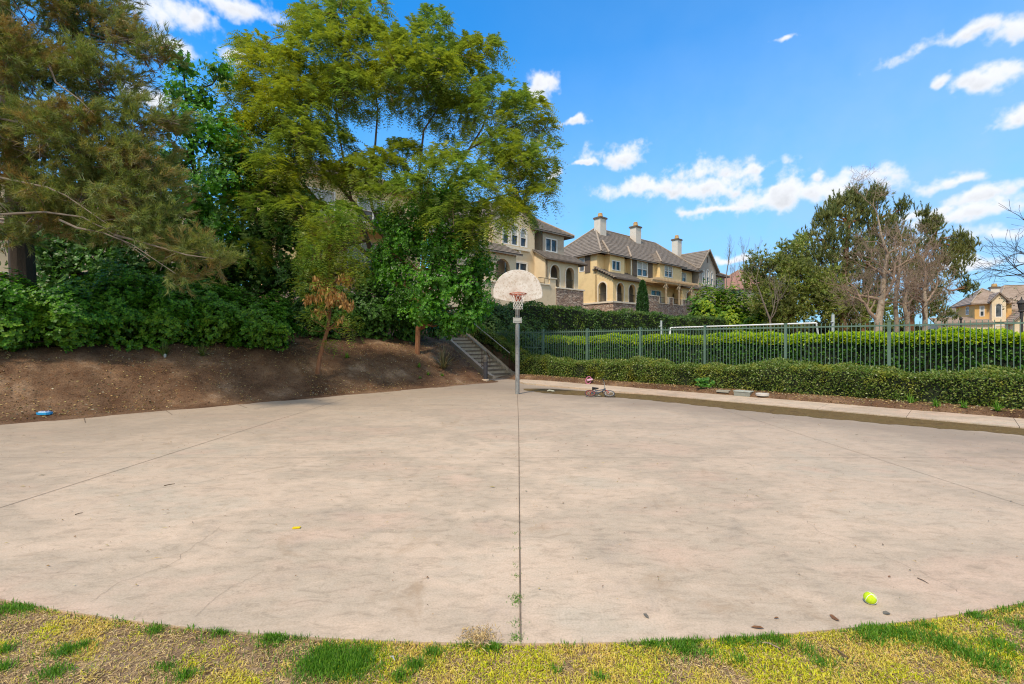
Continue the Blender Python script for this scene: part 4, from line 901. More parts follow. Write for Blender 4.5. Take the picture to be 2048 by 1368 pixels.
# ------------------------------------------------------------------ basketball hoop
def hoop():
    x0, y0 = .165, 13.72
    h = thing('basketball_hoop', 'basketball hoop with weathered fan backboard and orange rim on a galvanised pole', 'basketball hoop', (x0, y0, 0))
    m = MB(); m.tube([(x0, y0, -.1), (x0, y0, 2.16)], .066, 20); m.build('pole', MT['galv'], h, smooth=False)
    m = MB(); m.boxm(Matrix.Translation((x0, y0, 2.2)), .26, .16, .07); m.boxm(Matrix.Translation((x0, y0 - .02, 2.27)), .2, .14, .1)
    for sx in (-1, 1): m.boxm(Matrix.Translation((x0 + sx * .115, y0 - .03, 2.25)), .035, .13, .17)
    m.build('collar', MT['galv_light'], h)
    m = MB()
    for sx in (-1, 1): m.tube([(x0 + sx * .05, y0, 2.2), (x0 + sx * .05, y0 - .05, 2.7), (x0 + sx * .05, y0 - .30, 3.0), (x0 + sx * .05, y0 - .93, 3.25)], .018, 8); m.tube([(x0 + sx * .05, y0, 2.35), (x0 + sx * .05, y0 - .35, 2.78), (x0 + sx * .05, y0 - .93, 2.95)], .016, 8)
    m.tube([(x0, y0, 2.2), (x0, y0 - .05, 2.72), (x0, y0 - .32, 3.02)], .032, 8)
    m.build('support_arm', MT['galv'], h)
    yb = y0 - .97; zc = 2.95; w = .685
    # fan outline: wide dome, rounded lower shoulders, shallow V foot
    pts = []
    for i in range(41):
        a = math.pi * i / 40; c_, s_ = math.cos(a), math.sin(a); pts.append((w * math.copysign(abs(c_) ** .93, c_), 2.93 + .69 * max(s_, 0)))
    pts += [(-w * .995, 2.885), (-w * .975, 2.85), (-w * .93, 2.83), (-w * .5, 2.765), (0, 2.738), (w * .5, 2.765), (w * .93, 2.83), (w * .975, 2.85), (w * .995, 2.885)]
    m = MB(); m.prism([(x0 + a, yb, z) for a, z in pts], (0, .03, 0)); bo = m.build('backboard', MT['board'], h)
    m = MB(); m.tube([(x0 + a * 1.0, yb + .015, z) for a, z in pts + pts[:1]], .017, 6); m.build('board_edge', MT['board'], bo)
    zr = 2.915; yr = yb - .15 - .229
    m = MB(); ring = [(x0 + .229 * math.cos(2 * math.pi * i / 40), yr + .229 * math.sin(2 * math.pi * i / 40), zr) for i in range(41)]
    m.tube(ring, .012, 8)
    m.tube([(p_[0], p_[1], p_[2] - .03) for p_ in ring], .006, 6)
    m.boxm(Matrix.Translation((x0, yb - .075, zr)), .16, .15, .02); m.boxm(Matrix.Translation((x0, yb - .012, zr - .07)), .15, .02, .2)
    for sx in (-1, 1):
        m.tube([(x0 + sx * .2, yr - .02, zr), (x0 + sx * .10, yb - .10, zr - .12), (x0 + sx * .05, yb - .02, zr - .16)], .009, 6)
        m.tube([(x0 + sx * .1, yr + .15, zr), (x0 + sx * .06, yb - .02, zr - .15)], .01, 6)
    m.build('rim', MT['rim'], h)
    # net: diamond mesh tapering down, top loops stretched and frayed
    m = MB(); N = 12; lv = [(.225, 0), (.19, -.09), (.155, -.18), (.14, -.25), (.13, -.32), (.125, -.38), (.13, -.43)]
    rng = random.Random(3)
    def np_(i, k): a = 2 * math.pi * (i + (.5 if k % 2 else 0)) / N; r, z = lv[k]; return Vector((x0 + r * math.cos(a), yr + r * math.sin(a), zr + z))
    for k in range(len(lv) - 1):
        for i in range(N):
            for j in ((i, i + 1) if k % 2 else (i, i - 1)):
                if k < 2 and rng.random() < .35: continue
                a, b = np_(i, k), np_(j, k + 1); mid = (a + b) / 2 + Vector((rng.uniform(-.01, .01), rng.uniform(-.01, .01), -.008)); m.tube([a, mid, b], .0045, 4, cap=False)
    m.build('net', MT['net'], h)
hoop()

# ------------------------------------------------------------------ steps, cheek walls, hand rails
def steps():
    # ascends along +u between v=18.75 (left) and v=20.35 (right)
    ux = Vector((-.7071, .7071, 0)); vx = Vector((.7071, .7071, 0)); n = 11; run = .30; rise = .168; w = 1.12
    o = Vector((*uv(1.50, 19.55), 0)); zb = .0
    st = thing('stairway', 'concrete outdoor steps climbing the bank between low sloping cheek walls', 'steps', o)
    m = MB(); rz = MB()
    for k in range(n):
        c = o + ux * (run * k); a = c - vx * w / 2; b = c + vx * w / 2; top = zb + rise * (k + 1)
        q = ux * (run + .02); P = [a, b, b + q, a + q]
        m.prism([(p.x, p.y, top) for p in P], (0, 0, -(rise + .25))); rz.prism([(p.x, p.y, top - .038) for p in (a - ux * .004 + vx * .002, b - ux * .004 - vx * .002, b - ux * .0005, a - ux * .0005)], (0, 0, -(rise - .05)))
        nz = ux * -.04; m.prism([(p.x, p.y, top + .002) for p in (a + nz, b + nz, b + ux * .02, a + ux * .02)], (0, 0, -.035))
    q = ux * 1.6; c = o + ux * (run * n); a = c - vx * w / 2; b = c + vx * w / 2; m.prism([(p.x, p.y, rise * n - .002) for p in (a, b, b + q, a + q)], (0, 0, -.4))
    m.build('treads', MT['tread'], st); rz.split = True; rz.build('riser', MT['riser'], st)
    for s in (-1, 1):
        m = MB(); e = vx * s * (w / 2 + .003); t = vx * s * .17; lo = .12 if s < 0 else .2; hi = .12 if s < 0 else .28
        prof = [(-.25, -.3), (-.25, lo), (0.0, lo + .06), (run * n, rise * n + hi), (run * n + .35, rise * n + hi), (run * n + .35, .6), (run * n * .3, -.3)]
        m.prism([(o + e + ux * a + Vector((0, 0, z))) for a, z in prof], t); m.build('cheek_wall', MT['step'], st)
    for s, name in ((-1, 'left'), (1, 'right')):
        m = MB(); e = vx * s * (w / 2 + .09); pts = []; hr = .92
        P = lambda a, z: o + e + ux * a + Vector((0, 0, z))
        a0, a1 = (.1, 4.3) if s > 0 else (.25, 3.9)
        m.tube([P(a0, rise / run * a0 + hr + .1), P(a1, rise / run * a1 + hr + .1)], .021, 8); hrl = m.build('hand_rail', MT['rail'], st)
        m = MB()
        for a in ((.55, 3.0) if s < 0 else (.15, 3.1)): m.tube([P(a, rise / run * a + .05), P(a, rise / run * a + hr + .08)], .018, 6)
        if s < 0: m.tube([P(.25, rise / run * .25 + hr + .1), P(.02, hr - .02), P(.02, hr - .38), P(.5, hr - .38)], .017, 6)
        m.build('rail_post', MT['rust'], hrl)
steps()

def bollard():
    x, y = -1.06, 18.0; g = H1(x, y)
    b = thing('bollard_light', 'dark domed bollard light on a round concrete footing at the foot of the steps', 'bollard light', (x, y, g))
    m = MB(); m.lathe((x, y, g), [(.085, .02), (.085, .74)], 20); m.build('post', MT['bollard'], b)
    m = MB(); m.lathe((x, y, g), [(.088, .74), (.093, .745), (.093, .765), (.083, .77), (.083, .79), (.092, .795), (.092, .86), (.08, .94), (.05, .985), (.015, 1.0)], 20); m.build('cap', MT['bollard_cap'], b)
    m = MB(); m.lathe((x, y, g - .3), [(.14, 0), (.14, .335), (.13, .345)], 20); m.build('footing', MT['step'], b)
bollard()

# ------------------------------------------------------------------ plant materials
G_ = {}
G_['front_hedge'] = leafmat('leaf_front_hedge', [(0.057, 0.115, 0.016), (0.115, 0.201, 0.028), (0.184, 0.270, 0.046), (0.287, 0.356, 0.092), (0.184, 0.161, 0.052)], patch=[(0.184, 0.218, 0.023), (0.333, 0.333, 0.034), (0.437, 0.402, 0.046)], pscale=1.6, plo=.50, phi=.70, rough=.38, spec=.5)
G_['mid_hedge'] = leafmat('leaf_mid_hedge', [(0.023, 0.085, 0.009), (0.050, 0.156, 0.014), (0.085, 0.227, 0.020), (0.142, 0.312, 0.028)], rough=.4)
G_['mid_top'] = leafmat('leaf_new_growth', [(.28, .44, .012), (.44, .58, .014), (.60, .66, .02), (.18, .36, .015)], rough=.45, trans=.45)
G_['tall_hedge'] = leafmat('leaf_tall_hedge', [(0.031, 0.072, 0.013), (0.060, 0.127, 0.024), (0.094, 0.187, 0.034), (0.145, 0.239, 0.060)], patch=[(0.102, 0.170, 0.028), (0.187, 0.239, 0.034)], pscale=.7, plo=.5, phi=.7, rough=.45)
G_['shrub'] = leafmat('leaf_shrub', [(0.021, 0.078, 0.008), (0.046, 0.150, 0.013), (0.091, 0.247, 0.018), (0.156, 0.351, 0.026)], patch=[(0.065, 0.156, 0.013), (0.143, 0.286, 0.019), (0.247, 0.364, 0.026)], pscale=1.3, plo=.52, phi=.68, rough=.42, spec=.25)
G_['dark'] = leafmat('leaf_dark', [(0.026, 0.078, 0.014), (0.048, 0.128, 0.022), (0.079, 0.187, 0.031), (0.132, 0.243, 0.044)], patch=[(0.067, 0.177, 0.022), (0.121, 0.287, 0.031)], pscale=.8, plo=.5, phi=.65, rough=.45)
G_['bright'] = leafmat('leaf_bright', [(0.037, 0.143, 0.013), (0.076, 0.253, 0.020), (0.136, 0.370, 0.028), (0.219, 0.473, 0.033)], patch=[(0.033, 0.093, 0.013), (0.059, 0.152, 0.020), (0.085, 0.202, 0.025)], pscale=.9, plo=.45, phi=.6, rough=.42)  # dark leaf patches also paint in the deep shade of the crown
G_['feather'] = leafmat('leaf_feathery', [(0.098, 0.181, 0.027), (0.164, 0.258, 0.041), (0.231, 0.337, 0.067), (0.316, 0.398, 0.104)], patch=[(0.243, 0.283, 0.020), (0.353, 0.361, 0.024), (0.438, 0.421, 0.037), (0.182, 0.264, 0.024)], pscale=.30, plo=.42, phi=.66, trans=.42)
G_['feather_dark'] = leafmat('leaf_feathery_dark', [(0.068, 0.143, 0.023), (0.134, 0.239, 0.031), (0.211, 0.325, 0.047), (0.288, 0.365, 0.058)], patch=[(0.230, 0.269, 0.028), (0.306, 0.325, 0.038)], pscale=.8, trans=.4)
G_['pods'] = leafmat('brown_pods', [(0.350, 0.163, 0.044), (0.525, 0.275, 0.088), (0.650, 0.388, 0.138), (0.250, 0.100, 0.037)], trans=.3)
G_['pine'] = leafmat('pine_needles', [(.26, .28, .08), (.10, .15, .035), (.17, .22, .055), (.23, .27, .07), (.33, .33, .12)], patch=[(.28, .15, .055), (.38, .23, .09), (.22, .20, .07), (.42, .31, .14)], pscale=1.1, plo=.49, phi=.64, trans=.35, rough=.5)
G_['pine_far'] = leafmat('far_pine_needles', [(0.062, 0.090, 0.031), (0.125, 0.156, 0.045), (0.196, 0.222, 0.066), (0.267, 0.272, 0.095)], patch=[(0.213, 0.215, 0.066), (0.303, 0.281, 0.086)], pscale=.25, plo=.5, phi=.68, trans=.3)
G_['olive'] = leafmat('leaf_olive', [(0.143, 0.215, 0.044), (0.239, 0.310, 0.059), (0.358, 0.404, 0.084), (0.404, 0.358, 0.143)], patch=[(0.119, 0.155, 0.047), (0.215, 0.215, 0.073)], pscale=.4, trans=.35)
G_['lime'] = leafmat('leaf_lime', [(0.075, 0.188, 0.015), (0.175, 0.312, 0.018), (0.325, 0.425, 0.019), (0.500, 0.550, 0.025)], patch=[(0.050, 0.150, 0.013), (0.088, 0.225, 0.015)], pscale=.35, plo=.42, phi=.6, trans=.4)
G_['strap'] = leafmat('strap_leaf', [(.05, .09, .015), (.11, .16, .03), (.17, .20, .05), (.10, .12, .03)], trans=.3)
G_['strap_dark'] = leafmat('strap_leaf_dark', [(.08, .06, .04), (.14, .115, .065), (.24, .19, .11), (.10, .12, .05), (.34, .29, .18)], trans=.2)
G_['cypress'] = leafmat('leaf_cypress', [(0.017, 0.057, 0.014), (0.035, 0.099, 0.021), (0.057, 0.142, 0.028)])
G_['grass_green'] = leafmat('grass_green', [(.05, .15, .012), (.10, .24, .018), (.15, .32, .025), (.21, .38, .03)], trans=.4)
G_['grass_yellow'] = leafmat('grass_yellow', [(.46, .50, .012), (.64, .62, .018), (.76, .68, .025), (.34, .44, .012), (.70, .58, .06)], patch=[(.66, .47, .10), (.78, .58, .15), (.50, .48, .03)], pscale=2.4, plo=.45, phi=.6, trans=.35)
G_['straw'] = leafmat('straw', [(.38, .24, .10), (.58, .40, .17), (.70, .52, .24), (.24, .14, .06), (.74, .58, .30)], trans=.15, rough=.8)
G_['litter'] = leafmat('dead_leaf', [(.13, .065, .025), (.24, .13, .05), (.40, .25, .10), (.46, .36, .14), (.07, .04, .02), (.5, .44, .30)], trans=.1, rough=.8)
G_['thicket'] = leafmat('leaf_thicket', [(0.091, 0.091, 0.029), (0.156, 0.130, 0.039), (0.208, 0.156, 0.058), (0.078, 0.104, 0.026)], patch=[(0.195, 0.104, 0.052), (0.117, 0.130, 0.039)], pscale=.5)
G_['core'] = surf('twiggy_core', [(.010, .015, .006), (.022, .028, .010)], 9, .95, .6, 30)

# ------------------------------------------------------------------ hedges
def hedge(name, label, cat, path, wid, top, leafn, L, Wd, mat, seed, topmat=None, group=None, z0=None, topn=0, bump=.07, rad=.14):
    """path: [(x,y)], top: function(x,y)->z of the clipped top"""
    rs = np.random.RandomState(seed); path = [Vector((p[0], p[1])) for p in path]
    seg = [(path[i + 1] - path[i]).length for i in range(len(path) - 1)]; cum = np.concatenate([[0], np.cumsum(seg)]); tot = cum[-1]
    base = path[len(path) // 2]; h = thing(name, label, cat, (base.x, base.y, H1(base.x, base.y)), group)
    xs = np.array([p.x for p in path]); ys = np.array([p.y for p in path])
    def sample(n, toponly=False):
        t = rs.uniform(0, tot, n); x = np.interp(t, cum, xs); y = np.interp(t, cum, ys)
        x2 = np.interp(np.minimum(t + .05, tot), cum, xs); y2 = np.interp(np.minimum(t + .05, tot), cum, ys); x3 = np.interp(np.maximum(t - .05, 0), cum, xs); y3 = np.interp(np.maximum(t - .05, 0), cum, ys)
        d = unit(np.stack([x2 - x3, y2 - y3], -1)); nn = np.stack([d[:, 1], -d[:, 0]], -1)
        g = hgt(x, y); tz = top(x, y); hh = np.maximum(.05, tz - g)
        per = hh + wid * .5; q = rs.uniform(0, 1, n); side = np.where(rs.rand(n) < .5, 1, -1) if True else 1
        s = q * per; ontop = s > hh
        if toponly: s = hh + np.where(rs.rand(n) < .5, rs.uniform(0, wid * .5, n), -.26 * rs.rand(n) ** 1.3); ontop = s > hh
        off = np.where(ontop, wid / 2 - (s - hh), wid / 2) * side; z = np.where(ontop, hh, s)
        # rounded shoulder
        k = np.clip(1 - np.abs(hh - z) / rad, 0, 1) * np.clip((np.abs(off) - (wid / 2 - rad)) / rad, 0, 1); off = off - np.sign(off) * k * rad * .35; z = z - k * rad * .3
        nb = bump * (np.sin(t * 3.1 + z * 4 + side) + np.sin(t * 7.3 - z * 6) * .6 + np.sin(t * 1.3 + 2) * .8 + rs.normal(0, .35, n))
        und = np.where(ontop, 0, nb); zt = np.where(ontop, nb, 0)
        P = np.stack([x + nn[:, 0] * (off + und * np.sign(off)), y + nn[:, 1] * (off + und * np.sign(off)), g + z + zt * .8], -1)
        N_ = np.where(ontop[:, None], np.array([0, 0, 1.0]), np.concatenate([nn * np.sign(off)[:, None], np.zeros((n, 1))], 1))
        P -= N_ * (rs.rand(n, 1) ** 2) * .14; return P, N_, g + hh
    P, N_, tz = sample(leafn); V = leaf_quads(rs, P, L, Wd, N_ + rs.normal(0, .5, N_.shape), .45)
    o = npmesh('foliage', V, 4, G_[mat], h)
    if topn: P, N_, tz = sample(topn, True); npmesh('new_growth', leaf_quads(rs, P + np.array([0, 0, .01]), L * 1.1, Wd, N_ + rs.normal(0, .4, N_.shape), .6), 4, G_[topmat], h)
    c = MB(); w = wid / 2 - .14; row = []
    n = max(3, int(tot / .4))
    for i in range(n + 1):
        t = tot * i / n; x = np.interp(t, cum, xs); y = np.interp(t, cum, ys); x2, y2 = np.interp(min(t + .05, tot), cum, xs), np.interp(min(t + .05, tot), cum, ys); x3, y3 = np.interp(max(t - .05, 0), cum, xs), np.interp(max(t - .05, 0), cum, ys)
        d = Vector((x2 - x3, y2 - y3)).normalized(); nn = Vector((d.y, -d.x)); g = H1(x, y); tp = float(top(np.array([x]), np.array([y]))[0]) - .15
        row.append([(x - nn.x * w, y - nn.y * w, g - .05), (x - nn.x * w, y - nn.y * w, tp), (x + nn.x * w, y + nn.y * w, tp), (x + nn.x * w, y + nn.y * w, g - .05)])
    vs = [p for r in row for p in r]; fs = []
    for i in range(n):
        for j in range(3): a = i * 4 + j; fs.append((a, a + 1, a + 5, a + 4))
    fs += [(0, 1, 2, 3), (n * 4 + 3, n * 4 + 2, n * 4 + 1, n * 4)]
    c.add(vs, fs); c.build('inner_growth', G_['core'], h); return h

def lin(u0, u1, v, n=12): return [uv(u0 + (u1 - u0) * i / n, v if not callable(v) else v(u0 + (u1 - u0) * i / n)) for i in range(n + 1)]
hedge('hedge', 'low rounded hedge with small glossy leaves between the walk and the picket fence', 'hedge', lin(4.6, -17.6, lambda u: 20.95 + .35 * np.clip((u - .6) / 1.2, 0, 1), 40), .80,
      lambda x, y: hgt(x, y) + .70 - .12 * sst(0, 3, (y - x - 18.4) / 1.414) + .06 * sst(-5, -10, (y - x - 18.4) / 1.414) + .04 * np.sin(x * 1.7) + .025 * np.sin(x * 4.1 + 1), 82000, .052, .036, 'front_hedge', 11)
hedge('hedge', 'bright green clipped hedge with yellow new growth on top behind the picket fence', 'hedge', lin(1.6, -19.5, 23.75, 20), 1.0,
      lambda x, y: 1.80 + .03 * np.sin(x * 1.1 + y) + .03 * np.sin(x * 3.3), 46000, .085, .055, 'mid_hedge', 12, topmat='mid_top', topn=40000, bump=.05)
_d50 = (math.sin(R(50)), math.cos(R(50)))
hedge('hedge', 'tall dark green clipped hedge below the stone walls of the houses', 'hedge', [(-2.4 + _d50[0] * t, 25.2 + _d50[1] * t) for t in range(0, 46, 3)], 1.5,
      lambda x, y: 3.82 + .10 * np.sin(x * .8) + .06 * np.sin(x * 2.3), 52000, .13, .085, 'tall_hedge', 13, bump=.10)

# ------------------------------------------------------------------ shrubs
def shrub(label, c, r, n, k, L, Wd, mat, seed, group=None, name='shrub', stems=True, core=.62):
    """mound of leaf rosettes; c = centre of the base, r = (rx, ry, height)"""
    rs = np.random.RandomState(seed); g = H1(c[0], c[1]); h = thing(name, label, 'shrub', (c[0], c[1], g), group)
    d = rnd_dirs(rs, n); d[:, 2] = np.abs(d[:, 2]) * 1.15 - .25; d = unit(d); d2 = d.copy()
    lump = 1 + .20 * np.sin(d[:, 0] * 5 + seed) * np.sin(d[:, 1] * 6 + 1) + .13 * np.sin(d[:, 2] * 7 + d[:, 0] * 4 + seed * 2) + .13 * np.sin(d[:, 0] * 13 + seed) * np.sin(d[:, 2] * 12 + seed) + .08 * np.sin(d[:, 1] * 21) * np.sin(d[:, 0] * 23 + d[:, 2] * 9)
    rr = (lump * (1 - .30 * rs.rand(n) ** 1.6))[:, None]; d[:, 2] = np.where(rs.rand(n) < .25, -np.abs(d[:, 2]), d[:, 2]); ctr = np.array([c[0], c[1], g + r[2] * .44]); P = ctr + d * rr * np.array([r[0], r[1], r[2] * .58]); P[:, 2] = np.maximum(P[:, 2], hgt(P[:, 0], P[:, 1]) + .04 + .12 * rs.rand(n))
    npmesh('foliage', rosettes(rs, P, d + np.array([0, -.2, .55]), k, L, Wd), 4, G_[mat], h)
    m = MB(); rng = random.Random(seed)
    for i in range(9):
        q = P[rng.randrange(n)]; m.tube(curve_pts((c[0] + rng.uniform(-.15, .15), c[1] + rng.uniform(-.15, .15), g - .05), q, .1, 4, rng, .2), [.022, .018, .013, .009, .005], 5)
    m.build('stem', MT['bark_dark'], h)
    # shaded inner twigs and old leaves, so the mound is not see-through
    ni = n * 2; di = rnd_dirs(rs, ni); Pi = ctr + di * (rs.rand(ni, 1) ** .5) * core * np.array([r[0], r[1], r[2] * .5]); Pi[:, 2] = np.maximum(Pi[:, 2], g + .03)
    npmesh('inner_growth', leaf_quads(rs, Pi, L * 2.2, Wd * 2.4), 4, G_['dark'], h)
    return h
def on_bank(px, u): Z = (18.4 + 1.4142 * u) / (1 + (1024 - px) / F); return ((px - 1024) / F * Z, Z)
SH = [(15, 3.3, .85, 1.95, 'leafy round shrub at the left edge beside the pine trunk'), (135, 3.25, .95, 1.85, 'leafy shrub on the bank in front of the pine, left of the middle ones'), (235, 3.6, 1.15, 2.45, 'tallest leafy shrub under the drooping pine branches'),
      (330, 3.5, 1.05, 2.05, 'leafy shrub right behind the first spiky grass clump'), (430, 3.55, 1.05, 2.25, 'leafy shrub under the tip of the low pine branch'), (525, 3.15, .95, 1.9, 'bright leafy shrub at the right end of the shrub row, spilling down the bank')]
for i, (px, u, r, hh, lab) in enumerate(SH):
    x, y = on_bank(px, u); shrub(lab, (x, y), (r, 1.05, hh * .82), 3700, 6, .088, .047, 'shrub', 20 + i, 'leafy shrubs along the top of the bank')
for i, (px, u, r, hh, lab) in enumerate([(640, 4.6, 1.2, 2.3, 'dark shrub behind the slender leaning tree'), (735, 4.6, 1.3, 2.2, 'dark shrub between the two thin tree trunks'), (815, 4.3, 1.1, 2.0, 'dark shrub behind the straight trunk of the dense tree')]):
    x, y = on_bank(px, u); shrub(lab, (x, y), (r, 1.0, hh), 3200, 6, .09, .05, 'dark', 40 + i, 'dark shrubs under the trees')
shrub('grey-green bush arching over the fence right of the steps', (.62, 21.9), (1.35, .9, 2.55), 3000, 6, .065, .036, 'tall_hedge', 50)
shrub('dark bush above the top of the concrete steps', (-1.35, 25.0), (1.6, 1.2, 3.0), 3000, 6, .08, .045, 'tall_hedge', 51)
shrub('dark leafy bush left of the top of the steps', (-3.9, 23.2), (1.1, 1.0, 2.0), 1800, 6, .08, .045, 'dark', 52)
for i, (px, py, Z, r, hh, lab) in enumerate([(1415, 660, 47, 2.2, 5.0, 'bright green bush beside the low stone patio wall'), (1465, 660, 46, 2.1, 4.6, 'yellow-green bush, middle one of the three behind the dark hedge'), (1525, 665, 45, 2.6, 4.4, 'yellow-green bush at the right end of the dark hedge')]):
    p = at(px, py, Z); g = H1(p[0], p[1]); rs = np.random.RandomState(60 + i); shrub(lab, (p[0], p[1]), (r, 1.8, max(1.2, hh + 2.2 - g)), 2600, 6, .20, .12, 'lime', 60 + i, 'bright bushes below the houses')
def cypress():
    p = at(1285, 640, 46); g = H1(p[0], p[1]); rs = np.random.RandomState(5); h = thing('cypress', 'narrow dark columnar cypress against the yellow house', 'tree', (p[0], p[1], g)); top = 7.6
    t = rs.rand(5200); r = .55 * np.sin(np.pi * np.clip(t * .9 + .1, 0, 1)) ** .6; a = rs.uniform(0, 2 * np.pi, 5200)
    P = np.stack([p[0] + r * np.cos(a), p[1] + r * np.sin(a), g + .2 + t * (top - g)], -1); npmesh('crown', leaf_quads(rs, P, .22, .09, np.array([[0, 0, 1.0]]) + rs.normal(0, .3, (5200, 3)), .6), 4, G_['cypress'], h)
    m = MB(); m.tube([(p[0], p[1], g - .1), (p[0], p[1], top - .4)], [.1, .02], 6); m.build('trunk', MT['bark_dark'], h)
cypress()

# ------------------------------------------------------------------ trees
def T(px, py, Z, r): x, y, z = at(px, py, Z); return (x, y, z, r)
def lobes_px(L_, den=1.0, flat=.8, dep=1.0):
    out = []
    for q in L_:
        px, py, Z, rp = q[:4]; n = q[4] if len(q) > 4 else None; x, y, z = at(px, py, Z); r = rp / F * Z
        out.append((x, y, z, r, r * dep, r * flat, n if n else max(6, int(den * r * r * 10))))
    return out

def inner(rs, LB, per, L, Wd):
    """larger shaded leaves deep inside the crown"""
    out = []
    for (x, y, z, rx, ry, rz, n) in LB:
        k = int(per * rx * rx) + 4; d = rnd_dirs(rs, k) * (rs.rand(k, 1) ** .5) * .72; out.append(np.array([x, y, z]) + d * np.array([rx, ry, rz]))
    P = np.concatenate(out); return leaf_quads(rs, P, L, Wd)
def feathery_tree():
    rng = random.Random(2); rs = np.random.RandomState(2); Z = 20
    h = thing('feathery_tree', 'tall spreading tree with feathery yellow-green foliage and forked brown limbs', 'tree', (at(765, 640, Z)[0], Z, 1.9))
    trunk = [T(768, 665, Z, .20), T(764, 610, Z, .18), T(752, 560, Z, .16), T(748, 520, Z, .14), T(735, 480, Z, .10), T(720, 440, Z, .08)]
    LB = lobes_px([(555,170,20,85),(520,120,20.5,45),(650,120,19.5,85),(740,110,20.5,75),(835,130,20,80),(920,170,20.5,75),(985,235,20,75),(1045,235,20,55),(1085,260,20,28),(1075,365,19.8,42),(1020,350,19.5,60),(960,385,17.1,60),
        (895,350,17.1,60),(905,440,17.1,50),(600,235,19,80),(535,300,19,75),(610,340,18.8,70),(560,420,18.6,65),(660,300,19.6,55),(640,200,20.5,70),(745,190,21,60),(850,210,20.8,55),(905,240,21,50),
        (760,350,19.8,55),(820,390,17.1,48),(700,370,20,45),(510,500,18.6,45),(990,440,17.1,45),(1030,430,19.5,35),(690,45,20,48),(625,50,20,42),(745,25,20,30),(870,62,20,40),(985,105,20,26),(945,110,20,36),(805,320,20.5,45),(490,200,19.5,40),(480,270,19,45),(940,470,17.1,36),(505,390,18.4,45),(640,440,19,40),(520,430,17.4,46),(545,350,17.6,48),(600,290,17.8,48),(485,310,17.6,34),(500,510,17.2,34),(595,430,17.4,38),(870,160,19,60),(700,190,19.2,55),(470,420,17.6,34),(1000,300,19,45),(800,150,19,55),(560,240,18.4,50),(690,445,18,42),(755,400,18.2,38),(1040,330,18.6,46),(1085,395,18.6,30),(1088,310,19,32),(1050,430,18.8,26),(640,500,17.6,34),(720,345,18.8,42)], 5.6, .85)
    C, O = clumps_in(rs, LB); m = MB(); limbs(m, trunk, [], C, rng, .1)
    # scaffold limbs seen against the house and the sky
    for pl in ([(752,560,20,.12),(790,500,20,.10),(740,440,19.8,.085),(705,400,19.5,.07),(660,350,19.5,.05)], [(790,500,20,.09),(745,420,20,.07),(735,360,20,.06),(750,290,20.4,.05),(755,220,20.5,.035),(745,130,20.4,.02)],
               [(768,610,20,.11),(800,500,20.4,.10),(850,430,20.5,.085),(895,370,20.4,.07),(935,300,20.3,.055),(960,260,20.2,.035),(985,200,20.2,.02)], [(850,430,20.5,.07),(840,340,20.6,.055),(850,260,20.6,.045),(890,200,20.6,.03),(880,110,20.5,.015)],
               [(748,520,20,.10),(690,470,19.6,.08),(640,410,19.4,.07),(600,360,19.3,.05),(560,300,19.3,.035)], [(640,410,19.4,.05),(570,400,19.2,.04),(520,410,18.9,.02)], [(705,400,19.5,.05),(680,280,19.8,.04),(665,180,19.8,.03),(680,80,20,.015)],
               [(850,430,20.5,.06),(930,410,20.2,.05),(1010,390,19.9,.035),(1060,380,19.8,.02)], [(735,480,20,.07),(660,500,19.3,.05),(600,470,19,.04),(540,440,18.7,.02)], [(660,350,19.5,.04),(610,250,19.4,.03),(560,180,19.6,.02)], [(700,130,20,.02),(690,20,20,.01)], [(935,300,20.3,.04),(1010,260,20.2,.025),(1060,240,20.1,.012)]):
        pts = [T(*q) for q in pl]; m.tube([(p[0] + rng.uniform(-.06, .06), p[1], p[2]) for p in pts], [p[3] for p in pts], 7)
    for (x, y, z, rx, ry, rz, n) in LB:
        for j in range(6):
            o_ = Vector((x + rng.gauss(0, .35) * rx, y + rng.gauss(0, .35) * rx, z + rng.gauss(0, .35) * rz)); d = Vector((rng.gauss(0, 1), rng.gauss(0, .6), rng.gauss(.5, .7))).normalized()
            m.tube(curve_pts(o_ - d * rx * .55, o_ + d * rx * .5, .08, 4, rng, .25), [.016, .013, .010, .007, .004], 4, cap=False)
    m.build('trunk', MT['bark_brown'], h)
    n = len(C); k = 9; P = np.repeat(C, k, 0) + rs.normal(0, .05, (n * k, 3)); D = np.repeat(O * .8 + rs.normal(0, .3, (n, 3)), k, 0) + rs.normal(0, .42, (n * k, 3)) + np.array([0, -.1, .0])
    npmesh('crown', fronds(rs, P, D, .52, 6, .13, .6, .36), 3, G_['feather'], h); npmesh('inner_foliage', inner(rs, LB, 75, .14, .06), 4, G_['feather_dark'], h); return n * k  # inner leaves coloured darker to paint shade into the crown
